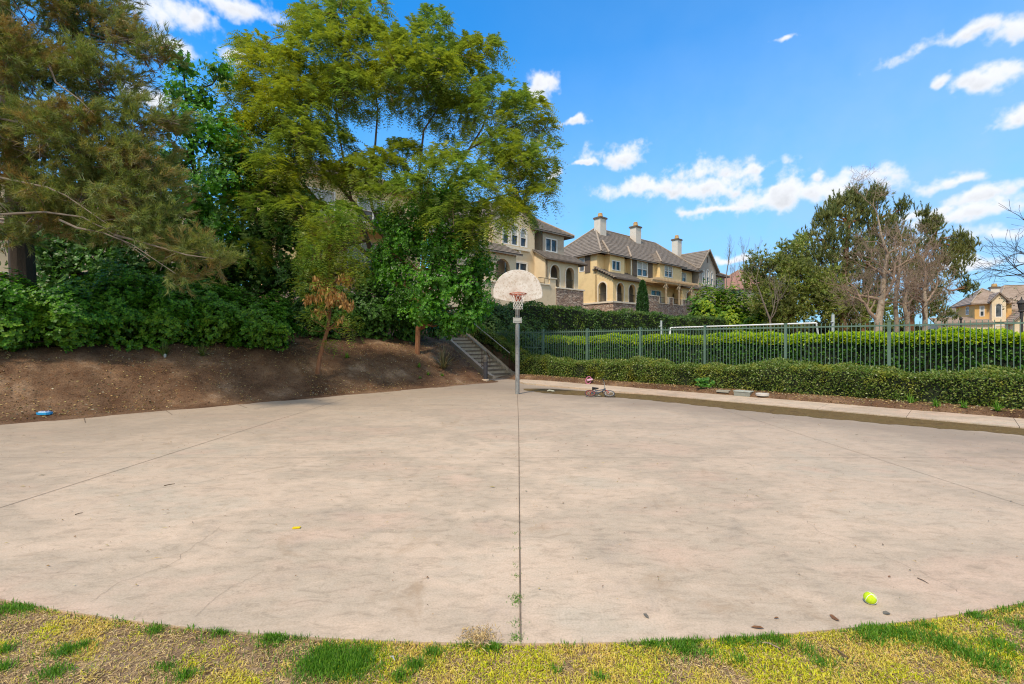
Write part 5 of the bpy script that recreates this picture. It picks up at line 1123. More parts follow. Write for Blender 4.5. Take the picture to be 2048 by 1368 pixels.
def dense_tree():
    rng = random.Random(6); rs = np.random.RandomState(6); Z = 18.1
    h = thing('dense_tree', 'dense dark green tree with glossy bright tips and a thin straight trunk near the steps', 'tree', (at(835, 703, Z)[0], Z, at(835, 703, Z)[2]))
    trunk = [T(835, 710, Z, .11), T(836, 660, Z, .095), T(838, 600, Z, .09), T(845, 540, Z + .2, .08), T(850, 470, Z + .3, .06), T(855, 410, Z + .3, .03)]
    LB = lobes_px([(870,575,17.6,60),(935,580,18,52),(820,485,18.6,58),(890,500,18,62),(795,560,18.6,48),(855,625,17.4,44),(930,640,18,42),(955,615,18.2,38),(855,420,18.8,62),(780,450,19,42),(930,480,18.6,50),(960,540,18.6,42),(900,400,19,45),(770,520,19,45),(800,610,18.2,36),(900,655,18,34)], 5.5, .95)
    C, O = clumps_in(rs, LB); m = MB(); limbs(m, trunk, LB, C, rng, .06, .014, 12); m.build('trunk', MT['bark_red'], h)
    n = len(C); k = 13; P = np.repeat(C, k, 0) + rs.normal(0, .12, (n * k, 3)); D = np.repeat(O, k, 0) + rs.normal(0, .5, (n * k, 3)) + np.array([0, -.2, .4])
    npmesh('crown', np.concatenate([rosettes(rs, P, D, 5, .085, .048), inner(rs, LB, 260, .22, .16)]), 4, G_['bright'], h); return n * k * 5
def leafy_tree(name, label, base, trunk, LBs, mat, seed, den, k, leaf, bark='bark_dark', kk=5, group=None):
    rng = random.Random(seed); rs = np.random.RandomState(seed); bx, by, bz = at(*base)
    h = thing(name, label, 'tree', (bx, by, H1(bx, by)), group); LB = lobes_px(LBs, den, .95); C, O = clumps_in(rs, LB)
    m = MB(); limbs(m, [T(*t) for t in trunk], LB, C, rng, .10, .016, 14); m.build('trunk', MT[bark], h)
    n = len(C); P = np.repeat(C, k, 0) + rs.normal(0, .16, (n * k, 3)); D = np.repeat(O, k, 0) + rs.normal(0, .5, (n * k, 3)) + np.array([0, -.2, .4])
    npmesh('crown', np.concatenate([rosettes(rs, P, D, kk, *leaf), inner(rs, LB, 170, .28, .2)]), 4, G_[mat], h); return n * k * kk
def slender_tree():
    rng = random.Random(9); rs = np.random.RandomState(9); Z = 14.2
    h = thing('slender_tree', 'slender leaning young tree with reddish trunk and hanging brown seed pods on the bank', 'tree', (at(635, 742, Z)[0], Z, at(635, 742, Z)[2]))
    tr = [T(635, 748, Z, .075), T(638, 725, Z, .065), T(646, 690, Z, .058), T(655, 660, Z, .052), T(660, 625, Z, .046), T(657, 580, Z, .04), T(660, 520, Z + .1, .03), T(655, 470, Z + .1, .015)]
    LB = lobes_px([(655,510,14.1,48),(625,520,14,38),(690,500,14.2,40),(660,455,14.3,42),(700,455,14.4,30),(630,570,14,36),(680,560,14,38),(625,470,14.3,30),(705,540,14.2,28)], 13, 1.1)
    low = lobes_px([(625,640,14,22,10),(690,640,14.1,24,14),(650,625,13.9,26,12),(700,660,14.2,20,10),(650,690,14.3,16,5)], 5)
    C, O = clumps_in(rs, LB + low); m = MB(); limbs(m, tr, LB + low, C, rng, .03, .007, 2)
    for (a, b) in (((650, 680), (600, 690)), ((650, 680), (700, 690)), ((655, 655), (610, 655)), ((655, 650), (710, 660)), ((645, 700), (690, 705))):
        m.tube(curve_pts(at(*a, Z), at(*b, Z), -.2, 5, rng, .2), [.012, .01, .008, .006, .005, .003], 4)
    m.build('trunk', MT['bark_red'], h)
    k = 10; n = len(C); P = np.repeat(C, k, 0) + rs.normal(0, .12, (n * k, 3)); D = np.repeat(O, k, 0) * .6 + rs.normal(0, .6, (n * k, 3)) + np.array([0, 0, -.25]); npmesh('crown', fronds(rs, P, D, .26, 4, .075, .5, .4), 3, G_['feather_dark'], h)
    PB = lobes_px([(655,590,13.85,26,60),(675,600,13.85,24,60),(640,565,13.85,18,36),(690,560,13.9,16,28),(625,600,13.9,16,26),(695,610,13.9,14,20),(640,625,13.9,16,20),(688,640,13.9,12,8)]); C, O = clumps_in(rs, PB); n = len(C); k = 4
    P = np.repeat(C, k, 0) + rs.normal(0, .04, (n * k, 3)); npmesh('seed_pods', leaf_quads(rs, P, .15, .05, np.array([[0, 0, -1.0]]) + rs.normal(0, .25, (n * k, 3)), .85), 4, G_['pods'], h)

def big_pine():
    rng = random.Random(12); rs = np.random.RandomState(12)
    h = thing('pine_tree', 'large long-needled pine at the left with drooping pale branches and brown needles', 'tree', (at(52, 640, 12.4)[0], 12.4, 1.6))
    tr = [T(50, 700, 12.4, .30), T(48, 600, 12.4, .27), T(42, 480, 12.4, .25), T(30, 330, 12.4, .22), T(15, 150, 12.4, .18), T(0, -60, 12.4, .14), T(-10, -250, 12.4, .08)]
    LB = lobes_px([(55,30,11.5,105),(185,45,11.5,72),(150,-40,12,90),(255,75,11.2,40),(300,105,11,32),(330,92,10.8,22),(70,170,11,105),(205,165,11,72),(60,290,10.6,95),(185,290,10.5,90),(285,250,10.5,52),(335,240,10.3,30),(290,330,10.2,55),
        (60,400,10.8,72),(165,400,10.4,75),(270,400,10,62),(305,470,9.8,58),(395,505,9.6,40),(440,518,9.5,26),(225,465,10,52),(370,555,9.7,26),(100,455,10.6,50),(330,420,10,35),(330,375,10.1,35),(230,330,10.3,60),(20,480,11,40),(350,510,9.8,40),(-40,100,11,90),(-50,330,11,90)], 14, .8, 1.3)
    C, O = clumps_in(rs, LB); m = MB(); m.tube([t[:3] for t in tr], [t[3] for t in tr], 10)
    m.build('trunk', MT['bark_dark'], h); m = MB()
    for (x, y, z, rx, ry, rz, n) in LB:
        if z < 4.3: continue
        s = min(tr, key=lambda t: (Vector(t[:3]) - Vector((x, y, z + .9))).length); e = Vector((x + rx * .8, y, z - rz * .35))
        m.tube(curve_pts(s[:3], e, .10, 7, rng, .12), [.055, .048, .04, .033, .027, .02, .013, .007], 6)
        for j in range(5):
            d = Vector((rng.uniform(.2, 1), rng.uniform(-.8, .4), rng.uniform(-.7, .25))).normalized(); q = Vector((x, y, z)) - d * rx * .6; m.tube(curve_pts(q, q + d * rx * 1.4, -.07, 5, rng, .2), [.014, .012, .01, .008, .006, .004], 4)
    for pl in ([(-30,350,9.9),(0,355,9.8),(95,375,9.6),(132,391,9.5),(204,441,9.4),(250,470,9.3)], [(-20,430,9.9),(89,424,9.7),(165,434,9.5),(230,470,9.4),(300,520,9.3)], [(120,440,9.7),(155,456,9.5),(205,465,9.4),(263,488,9.3),(351,547,9.2)],
               [(230,470,9.4),(275,482,9.3),(374,510,9.2),(427,517,9.2)], [(-10,235,10),(60,250,9.9),(80,285,9.8),(80,330,9.8)], [(95,120,10.4),(112,165,10.2),(160,200,10),(190,230,9.9)], [(30,240,10),(75,262,9.9),(120,285,9.8)]):
        m.tube([at(*q) for q in pl], [.026 - .021 * i / (len(pl) - 1) for i in range(len(pl))], 6)
    m.build('branches', MT['twig_grey'], h)
    n = len(C); k = 7; tw = unit(O * .55 + rs.normal(0, .35, (n, 3)) + np.array([.55, -.25, -.05])); D = np.repeat(tw, k, 0) + rs.normal(0, .22, (n * k, 3)); P = np.repeat(C, k, 0) + np.repeat(tw, k, 0) * np.tile(np.linspace(-.28, .28, k), n)[:, None] + rs.normal(0, .035, (n * k, 3))
    tws = MB(); nt_ = 0
    for q, t_ in zip(C[::5], tw[::5]):
        a = Vector(q) - Vector(t_) * .55; b_ = Vector(q) + Vector(t_) * .30; tws.tube([a, a.lerp(b_, .5) + Vector((0, 0, rng.uniform(-.05, .03))), b_], [.0085, .007, .004], 4, cap=False)
    tws.build('twigs', MT['twig_grey'], h, fix=False)
    npmesh('crown', needles(rs, P, D, 18, .175, .0115, .66, .04), 3, G_['pine'], h)
    Cn = C[rs.rand(n) < .35] + rs.normal(0, .1, (int((rs.rand(0).size)) or 1, 3)); a = rs.rand(len(Cn)) ; m = MB()
    sel = Cn[:260]
    V = leaf_quads(rs, np.repeat(sel, 6, 0) + rs.normal(0, .018, (len(sel) * 6, 3)), .035, .028); npmesh('pollen_cones', V, 4, G_['pods'], h)
    return n * k * 17

def far_pine(label, base, trunks, LBs, seed, den=1.1, k=5, mat='pine_far', ln=.42, wd=.06, up=1.0, name='pine_tree', group=None, barkm='bark_red', nk=14):
    rng = random.Random(seed); rs = np.random.RandomState(seed); b = at(*base); h = thing(name, label, 'tree', (b[0], b[1], H1(b[0], b[1])), group)
    LB = lobes_px(LBs, den, 1.0); C, O = clumps_in(rs, LB); m = MB(); t = [T(*q) for q in trunks]; limbs(m, t, LB, C, rng, .14, .03, 5, 5); m.build('trunk', MT[barkm], h)
    n = len(C); P = np.repeat(C, k, 0) + rs.normal(0, .3, (n * k, 3)); D = np.repeat(O, k, 0) * .5 + rs.normal(0, .35, (n * k, 3)) + np.array([0, 0, up])
    V = needles(rs, P, D, nk, ln, wd, .42 if up > .5 else .9)
    if up > .5:
        sel = (O[:, 2] > .15) & (rs.rand(n) < .55); Q = C[sel]; mq = len(Q); st = 6; out = unit(O[sel] * .45 + np.array([0, 0, 1.0])); hgt_ = rs.uniform(.5, 1.25, (mq, 1))
        PP = np.repeat(Q, st, 0) + np.repeat(out * hgt_, st, 0) * np.tile(np.linspace(.1, 1, st), mq)[:, None]; V = np.concatenate([V, needles(rs, PP, np.repeat(out, st, 0), 9, .24, .055, .55)])
    npmesh('crown', V, 3, G_[mat], h); return n * k * nk

cnt = {}
cnt['feather'] = feathery_tree(); cnt['dense'] = dense_tree(); slender_tree(); cnt['pine'] = big_pine()
cnt['g1'] = leafy_tree('evergreen_tree', 'dark evergreen with bright tufts standing between the pine and the feathery tree', (400, 640, 17.5), [(405, 690, 17.5, .14), (400, 600, 17.5, .13), (395, 480, 17.5, .11), (390, 350, 17.6, .08), (375, 230, 17.6, .05), (365, 120, 17.6, .02)],
    [(365,130,17.4,30),(350,185,17.4,28),(405,200,17.6,32),(440,150,17.8,28),(365,250,17,42),(430,280,17.4,60),(380,400,16.4,50),(440,370,17,55),(350,330,17.6,50),(420,470,17,60),(350,500,17.4,50),(480,330,17.6,45),(400,560,17.4,50)], 'bright', 31, 4.4, 12, (.10, .052))
cnt['g2'] = leafy_tree('evergreen_tree', 'shadowy evergreen below the left side of the feathery tree', (540, 640, 18.5), [(545, 680, 18.5, .12), (545, 580, 18.5, .11), (540, 480, 18.5, .08), (530, 400, 18.6, .04)],
    [(520,450,18.2,62),(590,480,18.4,55),(480,520,18,60),(550,560,18,60),(610,560,18.4,50),(480,610,17.8,50),(570,630,18,45),(640,540,18.8,40),(730,560,19,38),(600,410,18.8,45),(500,380,18.4,45),(487,568,19,42),(455,545,19,38),(520,540,19.4,40)], 'dark', 32, 4.0, 11, (.11, .058))
cnt['g3'] = leafy_tree('evergreen_tree', 'dark evergreen mass standing behind the big pine at the left edge', (150, 640, 16), [(150, 680, 16, .16), (150, 560, 16, .14), (160, 420, 16, .1), (170, 300, 16, .05)],
    [(110,560,14.5,60),(190,500,15.4,75),(280,450,15.6,70),(120,430,15.5,75),(230,560,15,70),(310,540,15.4,60),(330,440,16,50),(200,380,16,70),(440,540,20,60),(430,440,20.5,55),(280,350,16.4,50),(80,500,14.6,55),(160,610,14.2,45)], 'dark', 33, 4.0, 9, (.12, .065))
PG = 'pines behind the bare trees'
cnt['p1'] = far_pine('tall dark pine, left one of the group behind the bare trees', (1690, 660, 44), [(1690, 680, 44, .40), (1687, 600, 44, .34), (1690, 520, 44, .26), (1697, 450, 44, .16), (1700, 400, 44, .06)],
    [(1700,425,44,26),(1675,455,43,34),(1722,440,44,24),(1640,480,43,34),(1612,480,43,18),(1690,510,43,48),(1640,535,42.5,45),(1600,545,43,38),(1690,575,43,45),(1655,600,42.5,45),(1700,398,44,9,20),(1680,405,44,7,14),(1712,402,44,7,14),(1662,425,43.5,7,14),(1648,440,43.5,16,20),(1672,415,44,12,16)], 71, group=PG, den=1.25)
cnt['p2'] = far_pine('tall dark pine with the highest tip, middle of the group', (1755, 660, 44), [(1727, 680, 45, .40), (1730, 600, 45, .34), (1738, 520, 45, .26), (1748, 450, 45, .16), (1750, 395, 45, .06)],
    [(1750,420,44.5,22),(1745,460,44,34),(1770,490,44,38),(1735,530,44,45),(1780,560,44,48),(1795,445,45,18),(1802,420,45,11,16),(1750,390,45,8,18),(1762,396,45,7,14),(1738,400,45,7,14),(1800,490,44.5,26),(1740,600,44,42),(1815,540,44.5,30)], 72, group=PG, den=1.25)
cnt['p3'] = far_pine('wide dark pine leaning right with separate branch tips against the sky', (1830, 660, 45), [(1820, 680, 45, .34), (1822, 600, 45, .28), (1835, 540, 45, .2), (1860, 490, 45, .12), (1880, 450, 45, .05)],
    [(1852,460,45,14,24),(1850,432,45,8,12),(1872,450,45,10,16),(1865,495,45,20),(1835,500,45,18),(1885,505,45,20),(1905,520,45,20),(1918,480,45,9,14),(1915,500,45,12,18),(1940,498,45,10,16),(1935,520,45,12),(1880,545,45,32),(1845,570,44.5,36),(1915,548,45,16),(1870,600,44.5,24),(1940,580,45,9,14),(1830,620,44,36),(1878,632,44.5,22)], 73, group=PG, den=1.45)
cnt['o1'] = far_pine('loose olive-green tree at the left of the pine group', (1570, 660, 41), [(1590, 680, 41, .2), (1585, 620, 41, .17), (1575, 560, 41, .12), (1570, 500, 41, .05)],
    [(1580,510,41,24),(1555,545,40.5,34),(1520,530,41,22),(1600,560,40,42),(1545,600,40,45),(1620,610,40,50),(1680,630,40,45),(1575,640,39.5,38),(1740,640,40,40),(1508,560,41,20),(1600,490,41.5,12,16),(1650,580,40.5,38)], 74, den=2.6, k=7, mat='olive', ln=.28, wd=.08, up=.15, name='olive_green_tree', barkm='bark_brown', nk=12)

# ---- bare trees
def grow(m, p, d, ln, r, depth, rng, P):
    n = 4; pts = [Vector(p)]; dd = Vector(d).normalized()
    for i in range(n):
        dd = (dd + Vector((rng.gauss(0, 1), rng.gauss(0, 1), rng.gauss(0, 1))) * P['wig'] + Vector((0, 0, P['up']))).normalized(); pts.append(pts[-1] + dd * ln / n)
    r1 = max(r * P['tap'], .0065); m.tube(pts, [r + (r1 - r) * i / n for i in range(n + 1)], 7 if r > .05 else (5 if r > .02 else 4), cap=False)
    if P.get('tips') is not None and depth <= 1: P['tips'].append(tuple(pts[-1]))
    if depth <= 0: return
    k = P['kids'] + (1 if rng.random() < P['more'] else 0)
    for j in range(k):
        t = pts[-1] if j == 0 else pts[rng.choice([2, 3, 4])]; ax = dd.orthogonal().normalized(); ax.rotate(Matrix.Rotation(rng.uniform(0, 2 * math.pi), 3, dd))
        a = R(rng.uniform(*P['ang'])) * (.55 if j == 0 else 1); nd = dd * math.cos(a) + ax * math.sin(a); nd.y *= P.get('fy', 1)
        grow(m, t, nd, ln * rng.uniform(*P['sh']), r1 * (.95 if j == 0 else .72), depth - 1, rng, P)
def bare_tree(label, px, Z, trunk, P, depth, ln, r, seed, mat='bark_pale', group='bare sycamores behind the clipped hedge', name='bare_tree', cat='tree', limbs_=()):
    rng = random.Random(seed); b = at(px, 660, Z); g = H1(b[0], b[1]); h = thing(name, label, cat, (b[0], b[1], g), group); m = MB(); pts = [Vector((b[0], b[1], g - .2))] + [Vector(at(*q[:3])) for q in trunk]; rad = [r * 1.15] + [q[3] for q in trunk]
    m.tube(pts, rad, 9); tr = h; tm = m.build('trunk', MT[mat], h); m = MB()
    grow(m, pts[-1], (pts[-1] - pts[-2]), ln, rad[-1], depth, rng, P)
    for (i, dx, dz, s) in limbs_:
        grow(m, pts[i], (dx, rng.uniform(-.5, .5), dz), ln * s, rad[i] * .6, depth, rng, P)
    o = m.build('branches', MT['twig_pale' if mat == 'bark_pale' else mat], h, fix=False); return h
BP = dict(wig=.17, up=.05, tap=.56, kids=3, more=.6, ang=(28, 68), sh=(.58, .88), fy=.8)
bare_tree('tallest bare tree with mottled pale bark, trunk curving left', 1752, 31, [(1757, 640, 31, .24), (1764, 600, 31, .19), (1768, 550, 31, .14), (1775, 510, 31, .10), (1762, 470, 31, .07), (1755, 430, 31, .04)], BP, 4, 1.35, .25, 81, limbs_=((2, -1, .7, 1.15), (2, 1, .9, 1.2), (3, -1, .8, 1.0), (3, 1, .7, 1.0), (4, -.9, .5, .9), (4, .8, .9, .8), (1, -1.1, .5, 1.1)))
bare_tree('bare pale tree second from the left, close behind the tallest one', 1792, 32, [(1793, 640, 32, .14), (1790, 600, 32, .12), (1797, 560, 32, .09), (1800, 520, 32, .06)], BP, 4, 1.35, .19, 82, limbs_=((2, 1, .6, 1.1), (2, -1, .5, 1), (3, -1, .6, 1.1), (1, 1.1, .5, 1)))
bare_tree('bare tree with darker twisted trunk, third from the left', 1816, 31.5, [(1815, 640, 31.5, .14), (1808, 610, 31.5, .12), (1815, 575, 31.5, .08)], BP, 4, 1.35, .19, 83, limbs_=((2, 1, .5, 1.1), (2, -.8, .8, 1.1), (1, 1, .8, 1.2)))
bare_tree('bare pale tree at the right of the group with low twiggy crown', 1850, 30, [(1850, 640, 30, .14), (1850, 605, 30, .12), (1848, 575, 30, .08)], BP, 4, 1.4, .19, 84, limbs_=((1, 1, .9, 1.25), (2, -1, .5, 1.1), (2, 1, .6, 1.2), (1, -1, .7, 1.1)))
VP_ = dict(wig=.05, up=.12, tap=.6, kids=2, more=.6, ang=(10, 28), sh=(.6, .9), fy=.8)
bare_tree('thin bare poplar, left one of the upright pair above the pink roof', 1453, 60, [(1453, 600, 60, .10), (1453, 560, 60, .07)], VP_, 4, 1.7, .12, 85, 'twig_grey', 'thin bare poplars', limbs_=((1, .3, 1, 1),))
bare_tree('thin bare poplar, right one of the upright pair above the pink roof', 1489, 60, [(1489, 600, 60, .10), (1489, 560, 60, .07)], VP_, 4, 1.9, .12, 86, 'twig_grey', 'thin bare poplars', limbs_=((1, -.3, 1, 1.2), (1, .3, 1, 1.2), (2, .2, 1, 1)))
BB = dict(wig=.10, up=.10, tap=.55, kids=3, more=.3, ang=(15, 50), sh=(.6, .85), fy=.8)
bare_tree('leafless twiggy bush leaning left in front of the olive-green tree', 1545, 38, [(1540, 640, 38, .08), (1525, 600, 38, .06)], BB, 3, 1.6, .1, 87, 'twig_grey', None, 'bare_bush', 'bush', limbs_=((1, .6, 1, 1), (1, .1, 1, 1.2)))
def edge_tree():
    rng = random.Random(90); Z = 22; b = at(2140, 660, Z); g = H1(b[0], b[1]); h = thing('bare_tree', 'bare dark-twigged tree reaching in from the right edge with a few last leaves', 'tree', (b[0], b[1], g)); m = MB(); tips = []
    pts = [(b[0], b[1], g - .2), tuple(at(2138, 600, Z)), tuple(at(2125, 560, Z)), tuple(at(2105, 520, Z))]; m.tube(pts, [.2, .17, .13, .09], 8); P = dict(wig=.13, up=.02, tap=.6, kids=3, more=.3, ang=(20, 55), sh=(.6, .85), fy=.7, tips=tips)
    for (s, d, l) in ((3, (-1, 0, .35), 1.35), (2, (-1, .1, .15), 1.6), (2, (-1, -.2, -.12), 1.3), (3, (-.4, 0, 1), 1.4), (3, (-.9, .1, .05), 1.3), (3, (.6, 0, .8), 1.4)): grow(m, pts[s], d, l, .045, 3, rng, P)
    m.build('trunk', MT['bark_dark'], h, fix=False)
    rs = np.random.RandomState(4); tt = np.array([t for t in tips if t[2] < 4.2 and t[0] < 25][:30]) if tips else np.zeros((0, 3))
    if len(tt): npmesh('leaves', leaf_quads(rs, np.repeat(tt, 2, 0) + rs.normal(0, .05, (len(tt) * 2, 3)), .12, .09), 4, G_['strap_dark'], h)
edge_tree()
print('leaf counts', cnt)

# ------------------------------------------------------------------ ground plants and litter
def straps(rs, base, n, ln, w, spread, seg=4, curl=.5):
    """long strap leaves arching out of one crown"""
    out = []; az = rs.uniform(0, 2 * np.pi, n); lean = rs.uniform(.05, 1, n) * spread; L = ln * rs.uniform(.55, 1.1, n)
    d = np.stack([np.cos(az) * np.sin(lean), np.sin(az) * np.sin(lean), np.cos(lean)], -1); side = unit(np.cross(d, [0, 0, 1.0]) + 1e-6); o = np.array(base) + rs.normal(0, .02, (n, 3)) * [1, 1, 0]
    def pt(t): return o + d * (L * t)[:, None] - np.array([0, 0, 1.0]) * (curl * L * t * t * np.sin(lean))[:, None]
    for k in range(seg):
        t0, t1 = k / seg, (k + 1) / seg; w0 = w * (1 - t0) ** .6 * .5; w1 = w * (1 - t1) ** .6 * .5
        out.append(np.stack([pt(t0) - side * w0, pt(t0) + side * w0, pt(t1) + side * w1, pt(t1) - side * w1], 1))
    V = np.concatenate(out, 1).reshape(n, seg * 4, 3); return V.reshape(-1, 3)
def strap_mesh(name, base, n, ln, w, spread, mat, seed, label, cat='plant', group=None, curl=.5):
    rs = np.random.RandomState(seed); V = straps(rs, base, n, ln, w, spread, 4, curl); o = npmesh(name, V - np.array(base), 4, G_[mat]); o.location = base; return tag(o, label, cat, group)
def bank_pt(px, py, it=30):
    """where the view ray through this direction meets the ground"""
    dx, dz = (px - 1024) / F, (684 - py) / F; lo, hi = 2.0, 40.0
    zs = np.linspace(lo, hi, 4000); h = hgt(dx * zs, zs); d = EYE + dz * zs - h; i = np.argmax(d < 0) if (d < 0).any() else -1; z = zs[i]; return (dx * z, z, H1(dx * z, z))
b = bank_pt(888, 738); strap_mesh('spiky_plant', b, 95, 1.05, .045, 1.15, 'strap_dark', 1, 'dark bronze strap-leaved spiky plant beside the lower steps', curl=.25)
GT = 'grass clumps on the bank'
for i, (px, py, n, ln, sp, mt_, lab) in enumerate([(327, 712, 60, .55, .8, 'strap', 'upright grass clump with pale cut base under the leafy shrubs'), (405, 712, 60, .6, 1.1, 'strap', 'arching grass clump right of the upright grass clump'), (694, 716, 90, .26, 1.2, 'grass_green', 'small dark green grass tuft right of the slender leaning tree'),
        (26, 704, 70, .42, 1.2, 'grass_green', 'grass clump at the left edge in front of the shrubs'), (838, 735, 50, .25, 1.1, 'grass_green', 'upper of the small green weeds left of the spiky plant'), (856, 750, 40, .2, 1.1, 'grass_green', 'lower of the small green weeds left of the spiky plant'), (884, 752, 36, .17, 1.1, 'grass_green', 'small green weed at the foot of the spiky plant'),
        (840, 757, 24, .15, 1.1, 'grass_green', 'tiny green weed lowest on the bank left of the spiky plant')]):
    strap_mesh('grass_clump', bank_pt(px, py), n, ln, .016 if mt_ == 'strap' else .013, sp, mt_, 100 + i, lab, 'grass clump', GT)
m = MB(); bb = bank_pt(330, 714); m.lathe((bb[0], bb[1], bb[2] - .05), [(.03, 0), (.034, .11), (.026, .13)], 10); tag(m.build('stub', MT['galv_light']), 'pale stub pipe standing at the base of the upright grass clump', 'pipe')
for i, (px, py, ln) in enumerate([(1822, 806, .28), (1872, 812, .24), (1928, 815, .22), (1995, 822, .30)]):
    strap_mesh('grass_clump', bank_pt(px, py), 46, ln, .016, 1.2, 'grass_green', 130 + i, ['leftmost green tuft under the low hedge at the right', 'second green tuft under the low hedge at the right', 'third green tuft under the low hedge at the right', 'bright strap-leaved tuft at the far right under the low hedge'][i], 'grass clump', 'green tufts under the low hedge')
rs = np.random.RandomState(77); b = bank_pt(1410, 777)
V = rosettes(rs, np.array(b) + np.stack([rs.normal(0, .13, 26), rs.normal(0, .05, 26), rs.uniform(.05, .30, 26)], -1), np.tile([0, -.7, .7], (26, 1)), 4, .09, .08); o = npmesh('weed', V - np.array(b), 4, G_['mid_hedge']); o.location = b; tag(o, 'broad-leaved blue-green weed growing out of the low hedge', 'plant')

def leaf_litter():
    rs = np.random.RandomState(88)
    # on the bank and on the strip under the low hedge
    n = 11000; u = rs.uniform(.25, 3.6, n); v = rs.uniform(-6, 17.5, n); X, Y = uv(u, v); Z = hgt(X, Y) + .012
    k = rs.rand(n) < .25 + .75 * (np.sin(X * 1.7 + Y) * np.sin(Y * 1.3) > -.1); X, Y, Z = X[k], Y[k], Z[k]; P = np.stack([X, Y, Z], -1); up = rnd_dirs(rs, len(P)) * [1, 1, .25]
    V1 = leaf_quads(rs, P, .052 * rs.uniform(.4, 1.2, len(P)), .028, unit(up), .9)
    n = 4200; u = rs.uniform(-17, .3, n); v = rs.uniform(19.25, 20.6, n); X, Y = uv(u, v); P = np.stack([X, Y, hgt(X, Y) + .01], -1); V2 = leaf_quads(rs, P, .045, .026, unit(rnd_dirs(rs, n) * [1, 1, .2]), .9)
    tag(npmesh('leaf_litter', np.concatenate([V1, V2]), 4, G_['litter']), 'scattered dry leaves and bark chips on the bank and under the hedge', 'leaf litter', kind='stuff')
    # on the court: thin twigs, seeds and crumbs
    n = 2600; a = rs.uniform(0, 2 * np.pi, n); X = rs.uniform(-9, 9, n); Y = rs.uniform(2.5, 15.5, n) ; k = ((X - CX) ** 2 + (Y - CY) ** 2 < (CR - .15) ** 2) & (Y - X < 17.8) & (X + Y < 16); X, Y, a = X[k], Y[k], a[k]; n = len(X)
    wob = rs.normal(0, .35, n); a = wob + np.where(rs.rand(n) < .5, .2, a); l = rs.uniform(.004, .034, n) * np.where(rs.rand(n) < .10, 2.6, 1); w = rs.uniform(.0012, .0035, n) + np.where(rs.rand(n) < .06, .006, 0)
    d = np.stack([np.cos(a), np.sin(a), np.zeros(n)], -1); sd = np.stack([-np.sin(a), np.cos(a), np.zeros(n)], -1); P = np.stack([X, Y, np.full(n, .009)], -1); L_ = l[:, None]; W_ = w[:, None]
    V = np.stack([P, P + d * L_ * .5 + sd * W_ + [0, 0, .006], P + d * L_ + [0, 0, -.003], P + d * L_ * .5 - sd * W_ + [0, 0, .003]], 1).reshape(-1, 3)
    tag(npmesh('court_litter', V, 4, G_['litter']), 'fine twigs, seeds and crumbs of leaf scattered over the concrete', 'litter', kind='stuff')
leaf_litter()

